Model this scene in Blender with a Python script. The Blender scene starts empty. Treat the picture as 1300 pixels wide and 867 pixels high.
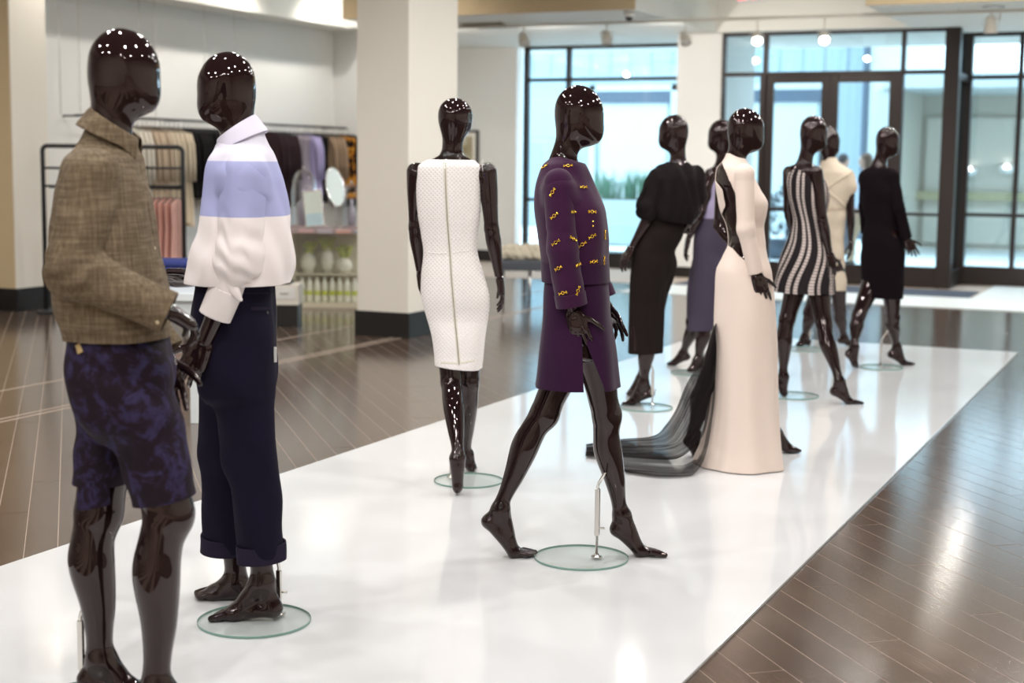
import bpy, bmesh, math, random
import numpy as np
from mathutils import Vector, Matrix
from mathutils.bvhtree import BVHTree
random.seed(7)
S = bpy.context.scene
COL = S.collection
# ------------------------------------------------------------------ camera
F = 1900.; TH = math.atan(228.5/F); RO = -.011; PSI = math.radians(24.6); HC = 1.51
fw = np.array([-math.sin(PSI), math.cos(PSI), 0]); rt = np.array([math.cos(PSI), math.sin(PSI), 0]); UP = np.array([0, 0, 1.])
cf = fw*math.cos(TH)-UP*math.sin(TH); cu = fw*math.sin(TH)+UP*math.cos(TH)
cr = rt*math.cos(RO)-cu*math.sin(RO); cu = cu*math.cos(RO)+rt*math.sin(RO)
CAM = np.array([0, 0, HC])
cd = bpy.data.cameras.new('camera'); cam = bpy.data.objects.new('camera', cd); COL.objects.link(cam)
cam.matrix_world = Matrix(((cr[0], cu[0], -cf[0], 0), (cr[1], cu[1], -cf[1], 0), (cr[2], cu[2], -cf[2], HC), (0, 0, 0, 1)))
cd.sensor_width = 36; cd.lens = F/1300*36; cd.clip_start = .05; cd.clip_end = 300
cd.dof.use_dof = True; cd.dof.focus_distance = 5.6; cd.dof.aperture_fstop = 2.4
S.camera = cam
# ------------------------------------------------------------------ world, exposure
S.view_settings.view_transform = 'Standard'; S.view_settings.look = 'None'
S.view_settings.exposure = 0.68; S.view_settings.gamma = 1; S.view_settings.use_curve_mapping = False
W = bpy.data.worlds.new('sky'); S.world = W; W.use_nodes = True
bg = W.node_tree.nodes['Background']; bg.inputs[0].default_value = (.68, .87, 1, 1); bg.inputs[1].default_value = 3.4
# ------------------------------------------------------------------ lights of the shop, with added fill spots
def spot(x, y, z, tx, ty, tz, power, cone=100, blend=.9, r=.035, col=(1, .93, .85)):
    l = bpy.data.lights.new('spot_lamp', 'SPOT'); l.energy = power; l.spot_size = math.radians(cone); l.spot_blend = blend
    l.shadow_soft_size = r; l.color = col
    o = bpy.data.objects.new('spot_lamp', l); COL.objects.link(o); o.location = (x, y, z)
    o.rotation_euler = (Vector((tx, ty, tz))-Vector((x, y, z))).to_track_quat('-Z', 'Y').to_euler()
    return o
LAMPS = []          # positions of the track heads overhead (housings are built further down)
for iy, y in enumerate((-.6, 1.6, 3.8, 6.0, 8.2, 10.4, 12.6, 14.6)):
    for ix, x in enumerate((-4.9, -3.2, -1.4, .4)):
        LAMPS.append((x+random.uniform(-.45, .45), y+random.uniform(-.6, .6), 4.05, x*.85-.3, y+(.7 if ix % 2 else -.7), 0))
for a in LAMPS: spot(*a, 10 if a[0] < -4.2 and 8 < a[1] < 15.5 else 36 if a[0] < -2.3 and 8.5 < a[1] < 15 else 62 if a[1] < 11 else 72, 168, .4, .07, (1, .97, .935))
for x in (-10.1, -8.2):
    for y in (3., 6., 9., 12., 15., 17.5): spot(x, y, 3.9, x-.5, y, 1, 46, 165)  # added fill: wide spots that brighten the left side and its walls
for y in (14., 15.5, 17.): spot(-10.2, y, 3.85, -11.3, y, 1.9, 30, 80)
for x, tx in ((-9.0, -9.4), (-7.6, -7.6), (-6.0, -6.0), (-4.4, -4.6)): spot(x, 17.0, 3.0, tx, 20.5, 1.6, 42, 130)  # added fill: brightens the dim back wall and pilaster, no lit fitting here
for x in (-5.4, -3.9, -2.4, -.9): spot(x, 17.4, 3.0, x, 17.1, 0, 60, 165)
# ------------------------------------------------------------------ material helpers
def mat(name, col, rough=.5, metal=0, **kw):
    m = bpy.data.materials.new(name); m.use_nodes = True; b = m.node_tree.nodes['Principled BSDF']
    b.inputs['Base Color'].default_value = (*col, 1); b.inputs['Roughness'].default_value = rough; b.inputs['Metallic'].default_value = metal
    for k, v in kw.items():
        k = k.replace('_', ' '); b.inputs[k].default_value = (*v, 1) if isinstance(v, tuple) else v
    return m
class NT:
    def __init__(s, m): s.m = m; s.t = m.node_tree; s.b = s.t.nodes['Principled BSDF']; s.tc = None
    def n(s, t, **kw):
        x = s.t.nodes.new(t)
        for k, v in kw.items(): setattr(x, k, v)
        return x
    def l(s, a, b): s.t.links.new(a, b)
    def co(s, scale=(1, 1, 1), rot=(0, 0, 0)):
        if not s.tc: s.tc = s.n('ShaderNodeTexCoord')
        mp = s.n('ShaderNodeMapping'); mp.inputs['Scale'].default_value = scale; mp.inputs['Rotation'].default_value = rot
        s.l(s.tc.outputs['Object'], mp.inputs[0]); return mp.outputs[0]
    def noise(s, sc, det=3, rough=.5, vec=None, dist=0):
        x = s.n('ShaderNodeTexNoise'); x.inputs['Scale'].default_value = sc; x.inputs['Detail'].default_value = det
        x.inputs['Roughness'].default_value = rough; x.inputs['Distortion'].default_value = dist
        s.l(vec or s.co(), x.inputs['Vector']); return x.outputs['Fac']
    def ramp(s, src, stops, interp='LINEAR'):
        r = s.n('ShaderNodeValToRGB'); r.color_ramp.interpolation = interp; e = r.color_ramp.elements
        while len(e) < len(stops): e.new(.5)
        for q, (p, c) in zip(e, stops): q.position = p; q.color = (*c, 1) if isinstance(c, tuple) else (c, c, c, 1)
        s.l(src, r.inputs[0]); return r.outputs[0]
    def math(s, op, a, b=0.):
        x = s.n('ShaderNodeMath', operation=op)
        for i, v in enumerate((a, b)):
            if isinstance(v, (int, float)): x.inputs[i].default_value = v
            else: s.l(v, x.inputs[i])
        return x.outputs[0]
    def mix(s, f, a, b, blend='MIX'):
        x = s.n('ShaderNodeMix', data_type='RGBA', blend_type=blend)
        for i, v in ((0, f), (6, a), (7, b)):
            if isinstance(v, (int, float)): x.inputs[i].default_value = v
            elif isinstance(v, tuple): x.inputs[i].default_value = (*v, 1)
            else: s.l(v, x.inputs[i])
        return x.outputs[2]
    def color(s, c): s.l(c, s.b.inputs['Base Color'])
    def rough(s, c): s.l(c, s.b.inputs['Roughness'])
    def bump(s, h, st=.3, d=.002):
        x = s.n('ShaderNodeBump'); x.inputs['Strength'].default_value = st; x.inputs['Distance'].default_value = d
        s.l(h, x.inputs['Height']); s.l(x.outputs[0], s.b.inputs['Normal'])
    def xyz(s):
        x = s.n('ShaderNodeSeparateXYZ'); s.l(s.co(), x.inputs[0]); return x.outputs
def fabric(name, col, rough=.85, var=.12, weave=900, st=.25, sheen=.0):
    m = mat(name, col, rough); t = NT(m); n = t.noise(9, 4)
    t.color(t.mix(n, tuple(c*(1-var) for c in col), tuple(min(1, c*(1+var)) for c in col)))
    t.bump(t.noise(weave, 2), st, .001); t.b.inputs['Specular IOR Level'].default_value = .12
    t.b.inputs['Sheen Weight'].default_value = sheen
    return m
def plaster(name, col, var=.04):
    m = mat(name, col, .7); t = NT(m)
    t.color(t.mix(t.noise(.6, 4), tuple(c*(1-var) for c in col), tuple(min(1, c*(1+var)) for c in col)))
    t.bump(t.noise(60, 4), .08, .002); return m
# ------------------------------------------------------------------ pixel -> world (1300x867 frame)
def ray(x, y): return cf+cr*(x-650)/F-cu*(y-433.5)/F
def G(x, y, z=0.):
    r = ray(x, y); return CAM+r*(z-HC)/r[2]
def P(x, y, d):
    r = ray(x, y); return CAM+r*d/(r@fw)
def onY(x, y, Y):
    r = ray(x, y); return CAM+r*Y/r[1]
def onX(x, y, X):
    r = ray(x, y); return CAM+r*X/r[0]
def px_of(p):
    v = np.asarray(p)-CAM; k = v@cf; return 650+F*(v@cr)/k, 433.5-F*(v@cu)/k
# ------------------------------------------------------------------ object helpers
def link(name, me, m=None, parent=None, loc=None, smooth=False):
    o = bpy.data.objects.new(name, me); COL.objects.link(o)
    if m: me.materials.append(m)
    if parent: o.parent = parent
    if loc is not None: o.location = loc
    if smooth: me.polygons.foreach_set('use_smooth', [True]*len(me.polygons))
    return o
def obj(name, bm, m, parent=None, loc=None, smooth=False):
    me = bpy.data.meshes.new(name); bm.to_mesh(me); bm.free(); return link(name, me, m, parent, loc, smooth)
def tag(o, label=None, cat=None, group=None, kind=None):
    if label: o['label'] = label
    if cat: o['category'] = cat
    if group: o['group'] = group
    if kind: o['kind'] = kind
    return o
def empty(name, loc, rz=0.):
    o = bpy.data.objects.new(name, None); COL.objects.link(o); o.location = loc; o.rotation_euler = (0, 0, rz); o.empty_display_size = .1
    return o
def bx(bm, x0, x1, y0, y1, z0, z1, bev=0, M=None):
    r = bmesh.ops.create_cube(bm, size=1, matrix=Matrix.Translation(((x0+x1)/2, (y0+y1)/2, (z0+z1)/2)) @ Matrix.Diagonal((x1-x0, y1-y0, z1-z0, 1)))
    vs = r['verts']
    if bev:
        es = list({e for v in vs for e in v.link_edges})
        q = bmesh.ops.bevel(bm, geom=es, offset=bev, segments=2, affect='EDGES', profile=.5)
        vs = list({v for f in q['faces'] for v in f.verts} | {v for v in vs if v.is_valid})
    if M is not None: bmesh.ops.transform(bm, matrix=M, verts=vs)
    return vs
def box(name, x0, x1, y0, y1, z0, z1, m, parent=None, bev=0, M=None):
    bm = bmesh.new(); bx(bm, x0, x1, y0, y1, z0, z1, bev, M); return obj(name, bm, m, parent)
def struct(o): o['kind'] = 'structure'; return o
def tube(bm, pts, r, seg=10, cap=True, closed=False):
    pts = [Vector(p) for p in pts]; n = len(pts); rs = r if isinstance(r, (list, tuple)) else [r]*n
    prev = None; rings = []
    for i, p in enumerate(pts):
        a = pts[(i-1) % n] if (i or closed) else p; b = pts[(i+1) % n] if (i < n-1 or closed) else p
        d = (b-a).normalized()
        if prev is None:
            x = d.orthogonal().normalized()
        else:
            x = (prev-d*prev.dot(d)); x = x.normalized() if x.length > 1e-6 else d.orthogonal().normalized()
        prev = x; y = d.cross(x)
        rings.append([bm.verts.new(p+(x*math.cos(2*math.pi*k/seg)+y*math.sin(2*math.pi*k/seg))*rs[i]) for k in range(seg)])
    for i in range(n if closed else n-1):
        A = rings[i]; B = rings[(i+1) % n]
        for k in range(seg): bm.faces.new((A[k], A[(k+1) % seg], B[(k+1) % seg], B[k]))
    if cap and not closed: bm.faces.new(rings[0][::-1]); bm.faces.new(rings[-1])
def tub(name, pts, r, m, parent=None, seg=10, closed=False):
    bm = bmesh.new(); tube(bm, pts, r, seg, True, closed); return obj(name, bm, m, parent, smooth=True)
def lathe(bm, prof, seg=32, M=None):
    rings = []
    for r, z in prof:
        if r < 1e-5: rings.append([bm.verts.new((0, 0, z))])
        else: rings.append([bm.verts.new((r*math.cos(2*math.pi*k/seg), r*math.sin(2*math.pi*k/seg), z)) for k in range(seg)])
    for A, B in zip(rings, rings[1:]):
        for k in range(seg):
            j = (k+1) % seg
            f = [A[k % len(A)], A[j % len(A)], B[j % len(B)], B[k % len(B)]]
            f = list(dict.fromkeys(f))
            if len(f) > 2: bm.faces.new(f)
    vs = [v for r in rings for v in r]
    if M is not None: bmesh.ops.transform(bm, matrix=M, verts=vs)
    return vs
def ball(bm, c, r, M=None, u=12, v=8):
    m = Matrix.Translation(c) @ (M or Matrix.Identity(4)) @ Matrix.Diagonal((*(r if isinstance(r, tuple) else (r, r, r)), 1))
    bmesh.ops.create_uvsphere(bm, u_segments=u, v_segments=v, radius=1, matrix=m)
#@@ENV
# ------------------------------------------------------------------ materials
m_wall = plaster('warm_white_paint', (.80, .76, .68)); m_wallg = plaster('cool_white_paint', (.78, .78, .76)); m_ceil = plaster('ceiling_paint', (.78, .77, .72))
m_tan = plaster('tan_paint', (.56, .44, .27))
m_black = mat('black_lacquered_wood', (.012, .010, .010), .35)
m_bronze = mat('dark_bronze_frame', (.022, .014, .012), .45, .3)
m_rack = mat('black_powder_coat', (.02, .021, .025), .45)
m_gls = bpy.data.materials.new('window_glass'); m_gls.use_nodes = True
_t = m_gls.node_tree; _t.nodes.clear(); _o = _t.nodes.new('ShaderNodeOutputMaterial'); _g = _t.nodes.new('ShaderNodeBsdfGlossy'); _g.inputs['Roughness'].default_value = .01
_r = _t.nodes.new('ShaderNodeBsdfTransparent'); _r.inputs[0].default_value = (.87, .94, .97, 1); _x = _t.nodes.new('ShaderNodeMixShader'); _x.inputs[0].default_value = .07
_t.links.new(_r.outputs[0], _x.inputs[1]); _t.links.new(_g.outputs[0], _x.inputs[2]); _t.links.new(_x.outputs[0], _o.inputs[0])
m_plate = bpy.data.materials.new('clear_plate_glass'); m_plate.use_nodes = True
_t = m_plate.node_tree; _t.nodes.clear(); _o = _t.nodes.new('ShaderNodeOutputMaterial'); _g = _t.nodes.new('ShaderNodeBsdfGlossy'); _g.inputs['Roughness'].default_value = .01
_r = _t.nodes.new('ShaderNodeBsdfTransparent'); _r.inputs[0].default_value = (.975, .99, .985, 1); _x = _t.nodes.new('ShaderNodeMixShader'); _x.inputs[0].default_value = .07
_t.links.new(_r.outputs[0], _x.inputs[1]); _t.links.new(_g.outputs[0], _x.inputs[2]); _t.links.new(_x.outputs[0], _o.inputs[0])
m_edge = mat('green_glass_edge', (.20, .34, .30), .15)
m_steel = mat('brushed_steel', (.75, .72, .68), .22, 1)
m_chrome = mat('chrome', (.9, .9, .9), .06, 1)
m_white = mat('white_enamel', (.82, .82, .80), .35)
# runway
m_run = mat('glossy_white_runway', (.70, .71, .725), .09); t = NT(m_run); t.rough(t.ramp(t.noise(1.2, 3), [(.3, .055), (.7, .13)])); t.b.inputs['Specular IOR Level'].default_value = .45
# planks
m_plank = mat('dark_stained_plank', (.08, .05, .045), .25); t = NT(m_plank)
oi = t.n('ShaderNodeObjectInfo')
g1 = t.noise(6, 6, .65, t.co((1, 14, 1)), .6); g2 = t.noise(60, 4, .7, t.co((.6, 12, 1)))
c = t.mix(g1, (.042, .025, .018), (.130, .082, .058)); c = t.mix(t.math('MULTIPLY', oi.outputs['Random'], .55), c, (.070, .052, .042))
sc = t.ramp(t.noise(26, 5, .75, t.co((1, 5, 1))), [(.66, 0.), (.70, 1.)]); c = t.mix(t.math('MULTIPLY', sc, .35), c, (.42, .36, .30))
sp = t.ramp(t.noise(4, 3, .5), [(.35, 0.), (.75, 1.)]); c = t.mix(t.math('MULTIPLY', sp, .35), c, (.17, .125, .095))
t.color(c); t.rough(t.ramp(g2, [(.3, .09), (.75, .20)])); t.bump(g2, .12, .001)
m_joint = mat('worn_plank_joint', (.46, .37, .30), .6)
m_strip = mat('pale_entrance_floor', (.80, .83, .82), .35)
# ------------------------------------------------------------------ setting
ZF = -.012
XL, XR, Y0, YW, YR, YL = -11.3, 4., -4., 19.25, 20.1, 20.7
fl = struct(box('floor', XL, XR, Y0, 22, ZF-.1, ZF-.0008, m_joint))
a = math.radians(90-24.6-16.4+0.0)  # plank direction: 16.4 degrees left of the lens axis
pd = np.array([math.cos(math.radians(90+24.6+16.4)), math.sin(math.radians(90+24.6+16.4))]); pn = np.array([-pd[1], pd[0]])
PWD, PLN, GAP = .125, 2.3, .0032
X1, Y1 = XR-.02, 17.9
def clip(poly, n, c):                      # keep n.p<=c
    out = []
    for i in range(len(poly)):
        p, q = poly[i], poly[(i+1) % len(poly)]; dp, dq = p@n-c, q@n-c
        if dp <= 0: out.append(p)
        if (dp < 0) != (dq < 0) and dp != dq: out.append(p+(q-p)*dp/(dp-dq))
    return out
def area(poly):
    return abs(sum(p[0]*q[1]-p[1]*q[0] for p, q in zip(poly, poly[1:]+poly[:1])))/2
seams = [-10.4, -8.6, -6.75, -5.05, -3.97]
planks = []
cx, cy = -4., 8.
for i in range(-110, 111):
    off = (i*.731) % 1.*PLN
    for j in range(-9, 10):
        c0 = np.array([cx, cy])+pn*i*PWD+pd*(j*PLN+off)
        if not (-14 < c0[0] < 6 and -2 < c0[1] < 20): continue
        hw, hl = (PWD-GAP)/2, (PLN-GAP)/2
        q = [c0-pn*hw-pd*hl, c0+pn*hw-pd*hl, c0+pn*hw+pd*hl, c0-pn*hw+pd*hl]
        q0 = q
        for n, c in (((1, 0), X1), ((-1, 0), -XL-.03), ((0, 1), Y1), ((0, -1), 1.)):
            q = clip(q, np.array(n, float), c)
            if len(q) < 3: break
        if len(q) < 3: continue
        xs = [p[0] for p in q]; ys = [p[1] for p in q]
        if min(xs) > -3.97 and max(xs) < -1.3 and max(ys) < 12.83: continue
        # size in the frame
        pp = [px_of((p[0], p[1], 0)) if (np.append(p, 0)-CAM)@cf > .5 else None for p in q]
        if None in pp: continue
        ux = [min(1300, max(0, p[0])) for p in pp]; uy = [min(867, max(0, p[1])) for p in pp]
        pa = area([np.array(v) for v in zip(ux, uy)])
        m_in = np.mean(xs) > -3.97 and np.mean(xs) < -1.3 and np.mean(ys) < 12.83
        planks.append((pa*(.5 if m_in else 1), q, c0))
planks.sort(key=lambda v: -v[0])
def slab(bm, q, z0, z1, bev=.0012):
    if area(q) < .0005: return
    if sum(p[0]*r[1]-p[1]*r[0] for p, r in zip(q, q[1:]+q[:1])) < 0: q = q[::-1]
    c = sum(q)/len(q); A = [bm.verts.new((*p, z0)) for p in q]; B = [bm.verts.new((*p, z1-bev*.5)) for p in q]
    T = [bm.verts.new((*(p+(c-p)/max(1e-6, np.linalg.norm(c-p))*bev), z1)) for p in q]; n = len(q)
    for k in range(n):
        l = (k+1) % n; bm.faces.new((A[k], A[l], B[l], B[k])); bm.faces.new((B[k], B[l], T[l], T[k]))
    bm.faces.new(T)
shared = None; rest = bmesh.new(); ang = math.atan2(pd[1], pd[0])
for k, (pa, q, c0) in enumerate(planks):
    if k < 300:
        R = Matrix.Rotation(-ang, 2); loc = [np.array(R @ Vector(p-c0)) for p in q]
        full = abs(area(q)-(PWD-GAP)*(PLN-GAP)) < 1e-5
        if full and shared: o = bpy.data.objects.new('plank', shared); COL.objects.link(o); o.parent = fl
        else:
            bm = bmesh.new(); slab(bm, loc, ZF-.004, ZF+random.uniform(-.0002, .0004)); o = obj('plank', bm, m_plank, fl)
            if full: shared = o.data
        o.location = (c0[0], c0[1], random.uniform(-.0002, .0002)); o.rotation_euler = (random.uniform(-.0002, .0002), 0, ang)
    else: slab(rest, q, ZF-.004, ZF)
o = obj('distant_planks', rest, m_plank, fl); o['kind'] = 'stuff'
# runway platform
rw = box('runway', -3.97, -1.3, 2.4, 12.83, ZF, 0, m_run, bev=.002)
tag(rw, 'long glossy white runway panel laid on the dark plank floor', 'runway')
for k, q in enumerate((G(45, 486), G(50, 523), G(430, 441))): struct(box(f'trim_{11+k}', q[0]-.009, q[0]+.009, 1.5, 17.8, ZF-.001, ZF+.0012, m_joint))
# pale entrance floor along the shop front
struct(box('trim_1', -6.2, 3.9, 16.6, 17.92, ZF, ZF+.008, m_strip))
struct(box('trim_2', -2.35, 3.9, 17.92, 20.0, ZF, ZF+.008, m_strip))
m_mat = mat('dark_entrance_mat', (.05, .06, .09), .8); tag(box('entrance_mat', -6.0, -2.4, 17.95, 18.9, ZF, ZF+.012, m_mat), 'dark flat entrance mat inside the glass doors', 'mat')
# walls
struct(box('wall_left', XL-.15, XL, Y0, YW+.2, 0+ZF, 4.4, m_wallg))
struct(box('wall_right', XR, XR+.15, Y0, 22, ZF, 4.4, m_wall)); struct(box('wall_rear', XL, XR, Y0-.15, Y0, ZF, 4.4, m_wall))
wy = onX(423, 100, XL)[1]
struct(box('wall_far_left', XL, -10.6, wy, wy+.15, ZF, 4.4, m_wallg))
struct(box('wall_return', -10.75, -10.6, wy+.15, YL, ZF, 4.4, m_wallg))
xg0, xg1 = -10.6, onY(655, 200, YL)[0]
struct(box('wall_back', xg0-.2, xg1, YL, YL+.2, ZF, 3.2, m_wallg))
struct(box('baseboard_back', xg0, xg1, YL-.015, YL, ZF, .16, m_black))
struct(box('baseboard_far_left', XL, -10.6, wy-.015, wy, ZF, .2, m_black)); struct(box('baseboard_left', XL, XL+.015, Y0, wy, ZF, .2, m_black))
# left pier
HZ_ = 4.3
pc = G(22, 394)
struct(box('trim_10', XL, pc[0]-.012, pc[1]-.012, pc[1]-.001, .2, HZ_, m_tan)); struct(box('wall_pier', XL, pc[0], pc[1], onX(62, 200, pc[0])[1], ZF, 4.4, m_wall, bev=.004))
o = struct(box('wall_pier_front', XL, pc[0]-.0, pc[1]-.02-4.0, pc[1]-.0, ZF, 4.4, m_tan)) if False else None
struct(box('baseboard_pier', XL, pc[0]+.02, pc[1]-.02, onX(62, 200, pc[0])[1]+.02, ZF, .215, m_black, bev=.003))
# square column
ccx = G(519, 428); cl = G(447, 424); cye = onX(583, 200, ccx[0])[1]
colm = struct(box('wall_column', cl[0]+.02, ccx[0]-.015, ccx[1]+.015, cye-.015, ZF, 4.4, m_wall, bev=.004))
struct(box('baseboard_column', cl[0], ccx[0], ccx[1], cye, ZF, .205, m_black, bev=.003))
# window-side pilaster between the windows
pl0, pl1 = onY(857, 200, 19.23)[0], onY(914, 200, 19.23)[0]
struct(box('wall_pilaster', pl0, pl1, 19.23, YL+.1, ZF, 3.2, m_wallg, bev=.004)); struct(box('baseboard_pilaster', pl0-.015, pl1+.015, 19.215, 19.23, ZF, .13, m_black))
# ceilings: high one over the runway, lower slab near the windows with a raised channel
HZ = 4.3; CZ = 3.2; FY = 15.95
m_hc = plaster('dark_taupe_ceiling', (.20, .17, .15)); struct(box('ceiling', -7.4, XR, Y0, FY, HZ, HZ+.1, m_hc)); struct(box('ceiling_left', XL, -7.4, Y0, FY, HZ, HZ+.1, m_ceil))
xa = G(807, 12, CZ)[0]; xb = -3.38; ych = 19.0
def lowceil(n, x0, x1, y0, y1): return struct(box(n, x0, x1, y0, y1, CZ, CZ+.95, m_ceil, bev=.002))
lowceil('ceiling_low_left', -9.6, xa, FY, 22); lowceil('ceiling_low_corner', -10.75, -9.6, wy+.2, 22); lowceil('ceiling_low_right', xb, XR, FY+.4, 22); lowceil('ceiling_low_front', xa, xb, ych, 22)
struct(box('ceiling_channel', xa, xb, FY, ych, CZ+.5, CZ+.6, m_ceil)); struct(box('trim_14', xa, xb, FY, FY+.05, CZ+.6, HZ, m_tan)); struct(box('ceiling_joint', XL, XR, FY, FY+.5, HZ, HZ+.1, m_ceil))
struct(box('trim_3', -9.6, xa-.001, FY-.02, FY, CZ, HZ, m_tan)); struct(box('trim_4', xb, XR, FY+.38, FY+.4, CZ, HZ, m_tan))
struct(box('ceiling_back', XL, -9.6, FY, wy+.2, HZ, HZ+.1, m_ceil))
# soffit over the clothes wall
sz = onX(374, 33, XL)[2]
struct(box('ceiling_soffit', XL, XL+.55, 8., wy-.0, sz, HZ, m_ceil, bev=.003)); struct(box('ceiling_soffit_far', XL+.55, -10.6, wy-.5, wy, sz, HZ, m_ceil, bev=.003))
# ------------------------------------------------------------------ shop front: helper for a framed glazing built in a plane Y=const from pixel columns/rows
def bar_v(root, x, w, z0, z1, Y, name='mullion', dep=.10): return box(name, x-w/2, x+w/2, Y-dep/2, Y+dep/2, z0, z1, m_bronze, root, .003)
def bar_h(root, x0, x1, z, h, Y, name='transom', dep=.09): return box(name, x0, x1, Y-dep/2, Y+dep/2, z-h/2, z+h/2, m_bronze, root, .003)
def pane(root, x0, x1, z0, z1, Y): return box('pane', x0, x1, Y-.004, Y+.004, z0, z1, m_gls, root)
def X_(px, Y=YW): return float(onY(px, 200, Y)[0])
def Z_(px, py, Y=YW): return float(onY(px, py, Y)[2])
def slot(root, xs, zs, Y, skip=()):        # panes between consecutive frame lines
    for i in range(len(xs)-1):
        for j in range(len(zs)-1):
            if (i, j) not in skip: pane(root, xs[i], xs[i+1], zs[j], zs[j+1], Y)
zt = Z_(1060, 93)
w1 = struct(empty('window_1', (0, 0, 0)))
x0 = pl1; xd0, xdc, xd1, xe = X_(970), X_(1051), X_(1137), X_(1198)
zmid = Z_(1000, 266)
bar_v(w1, x0+.02, .04, ZF, CZ, YW); bar_h(w1, x0, xe, zt, .05, YW); bar_h(w1, x0, xe, CZ-.02, .04, YW, 'head_rail')
bar_v(w1, xd0-.01, .055, zt, CZ, YW); bar_v(w1, xd1+.05, .05, zt, CZ, YW); bar_h(w1, x0, xd0, .09, .2, YW, 'sill_rail')
bar_h(w1, x0, xd0, zmid, .045, YW)
slot(w1, [x0, xd0, xd1+.05, xe], [zt, CZ], YW); pane(w1, x0, xd0, .15, zt, YW)
w2 = struct(empty('window_2', (0, 0, 0)))
bar_h(w2, xd1, xe, Z_(1160, 272), .035, YW); bar_h(w2, xd1, xe, .12, .26, YW, 'sill_rail'); pane(w2, xd1, xe, .2, zt, YW)
# double doors with wide dark stiles
zh = Z_(1010, 93); zg = Z_(1010, 106)
for n, (a0, a1) in enumerate(((xd0, xdc), (xdc, xd1))):
    dr = struct(empty(f'door_{n+1}', (0, 0, 0)))
    w = .105
    bar_v(dr, a0+w/2, w, ZF+.02, zh-.01, YW, 'stile', .06); bar_v(dr, a1-w/2, w, ZF+.02, zh-.01, YW, 'stile', .06)
    bar_h(dr, a0+w, a1-w, (zh+zg)/2, zh-zg-.01, YW, 'top_rail', .055); bar_h(dr, a0+w, a1-w, .12, .26, YW, 'bottom_rail', .055)
    bar_h(dr, a0+w, a1-w, zmid, .05, YW, 'middle_rail', .055)
    pane(dr, a0+w, a1-w, .2, zg, YW)
    hx = (a1-.05) if n == 0 else (a0+.05)
    tub('door_handle', [(hx, YW-.03, .95), (hx, YW-.08, .97), (hx, YW-.08, 1.3), (hx, YW-.03, 1.32)], .012, m_steel, dr, 8)
wj = struct(empty('door_3', (0, 0, 0)))     # the frame of the doors
bar_v(wj, xd0-.03, .07, ZF, zt, YW, 'jamb', .14); bar_v(wj, xd1+.03, .07, ZF, zt, YW, 'jamb', .14)
# big corner posts and the set-back bay at the right
xp0, xp1 = X_(1195), X_(1214)
struct(box('trim_5', xp0, xp1, YW-.09, YW+.09, ZF, CZ, m_bronze, bev=.004))
xq0, xq1 = X_(1216, YR), X_(1230, YR)
struct(box('trim_6', xq0, xq1, YR-.08, YR+.08, ZF, CZ, m_bronze, bev=.004))
struct(box('trim_7', xp1-.03, xp1, YW+.09, YR, Z_(1210, 100), Z_(1210, 92), m_bronze)); struct(box('trim_8', xp1-.03, xp1, YW+.09, YR, ZF, .2, m_bronze))
w3 = struct(empty('window_3', (0, 0, 0)))
xm = X_(1291, YR); xend = XR
zs = Z_(1260, 98, YR)
bar_v(w3, xm, .055, ZF, CZ, YR); bar_h(w3, xq1, xend, zs, .05, YR); bar_h(w3, xq1, xend, CZ-.02, .05, YR, 'head_rail'); bar_h(w3, xq1, xend, .11, .24, YR, 'sill_rail')
bar_h(w3, xq1, xend, Z_(1260, 273, YR), .045, YR); bar_v(w3, xm+1.1, .055, ZF, CZ, YR); bar_v(w3, xm+2.2, .055, ZF, CZ, YR)
slot(w3, [xq1, xm, xm+1.1, xm+2.2, xend], [.2, Z_(1260, 273, YR), zs, CZ], YR); slot(w3, [xp1-.01, xq0], [0, CZ], YW+.5)
# left window
w4 = struct(empty('window_4', (0, 0, 0)))
wl0 = X_(668, YL-.1); wl1 = pl0; zl = Z_(700, 101.5, YL-.1); zl2 = Z_(690, 253.5, YL-.1); wm = X_(721, YL-.1)
bar_v(w4, wl0, .07, .15, CZ, YL-.1); bar_v(w4, wl1-.02, .05, .15, CZ, YL-.1); bar_v(w4, wm, .06, zl-.3, CZ, YL-.1)
bar_h(w4, wl0, wl1, zl, .05, YL-.1); bar_h(w4, wl0, wl1, CZ-.02, .05, YL-.1, 'head_rail'); bar_h(w4, wl0, wm, zl2, .05, YL-.1)
bar_v(w4, wm, .06, .15, zl-.3, YL-.1)
slot(w4, [wl0, wm, wl1], [.2, zl, CZ], YL-.1)
struct(box('trim_9', wl0-.1, wl1, YL-.35, YL+.1, ZF, .21, m_black, bev=.004))
# ------------------------------------------------------------------ outside
m_pave = plaster('pale_paving', (.80, .84, .84)); m_fac = mat('pale_siding', (.34, .43, .46), .7); t = NT(m_fac)
wv = t.n('ShaderNodeTexWave', bands_direction='X'); wv.inputs['Scale'].default_value = 1.6; t.l(t.co(), wv.inputs[0]); t.bump(wv.outputs['Fac'], .5, .01)
m_dk = mat('dark_lintel', (.06, .09, .13), .5); m_brown = plaster('grey_brown_render', (.50, .47, .40)); m_conc = plaster('pale_concrete', (.50, .56, .56))
struct(box('ground', -40, 30, 20.9, 60, -.2, -.02, m_pave))
def far(name, x0, x1, y0, y1, z0, z1, m, lab=None, cat=None, bev=0): 
    o = box(name, x0, x1, y0, y1, z0, z1, m, None, bev)
    return tag(o, lab, cat) if lab else o
YB = 33.
fa = empty('building', (0, YB, 0)); tag(fa, 'pale sided building across the street behind the left window and doors', 'building')
bl0, bl1 = X_(600, YB)-6, X_(1093, YB)
ox0, ox1 = X_(757, YB), X_(852, YB); oz1 = Z_(800, 131, YB); oz2 = Z_(800, 116, YB)
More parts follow.
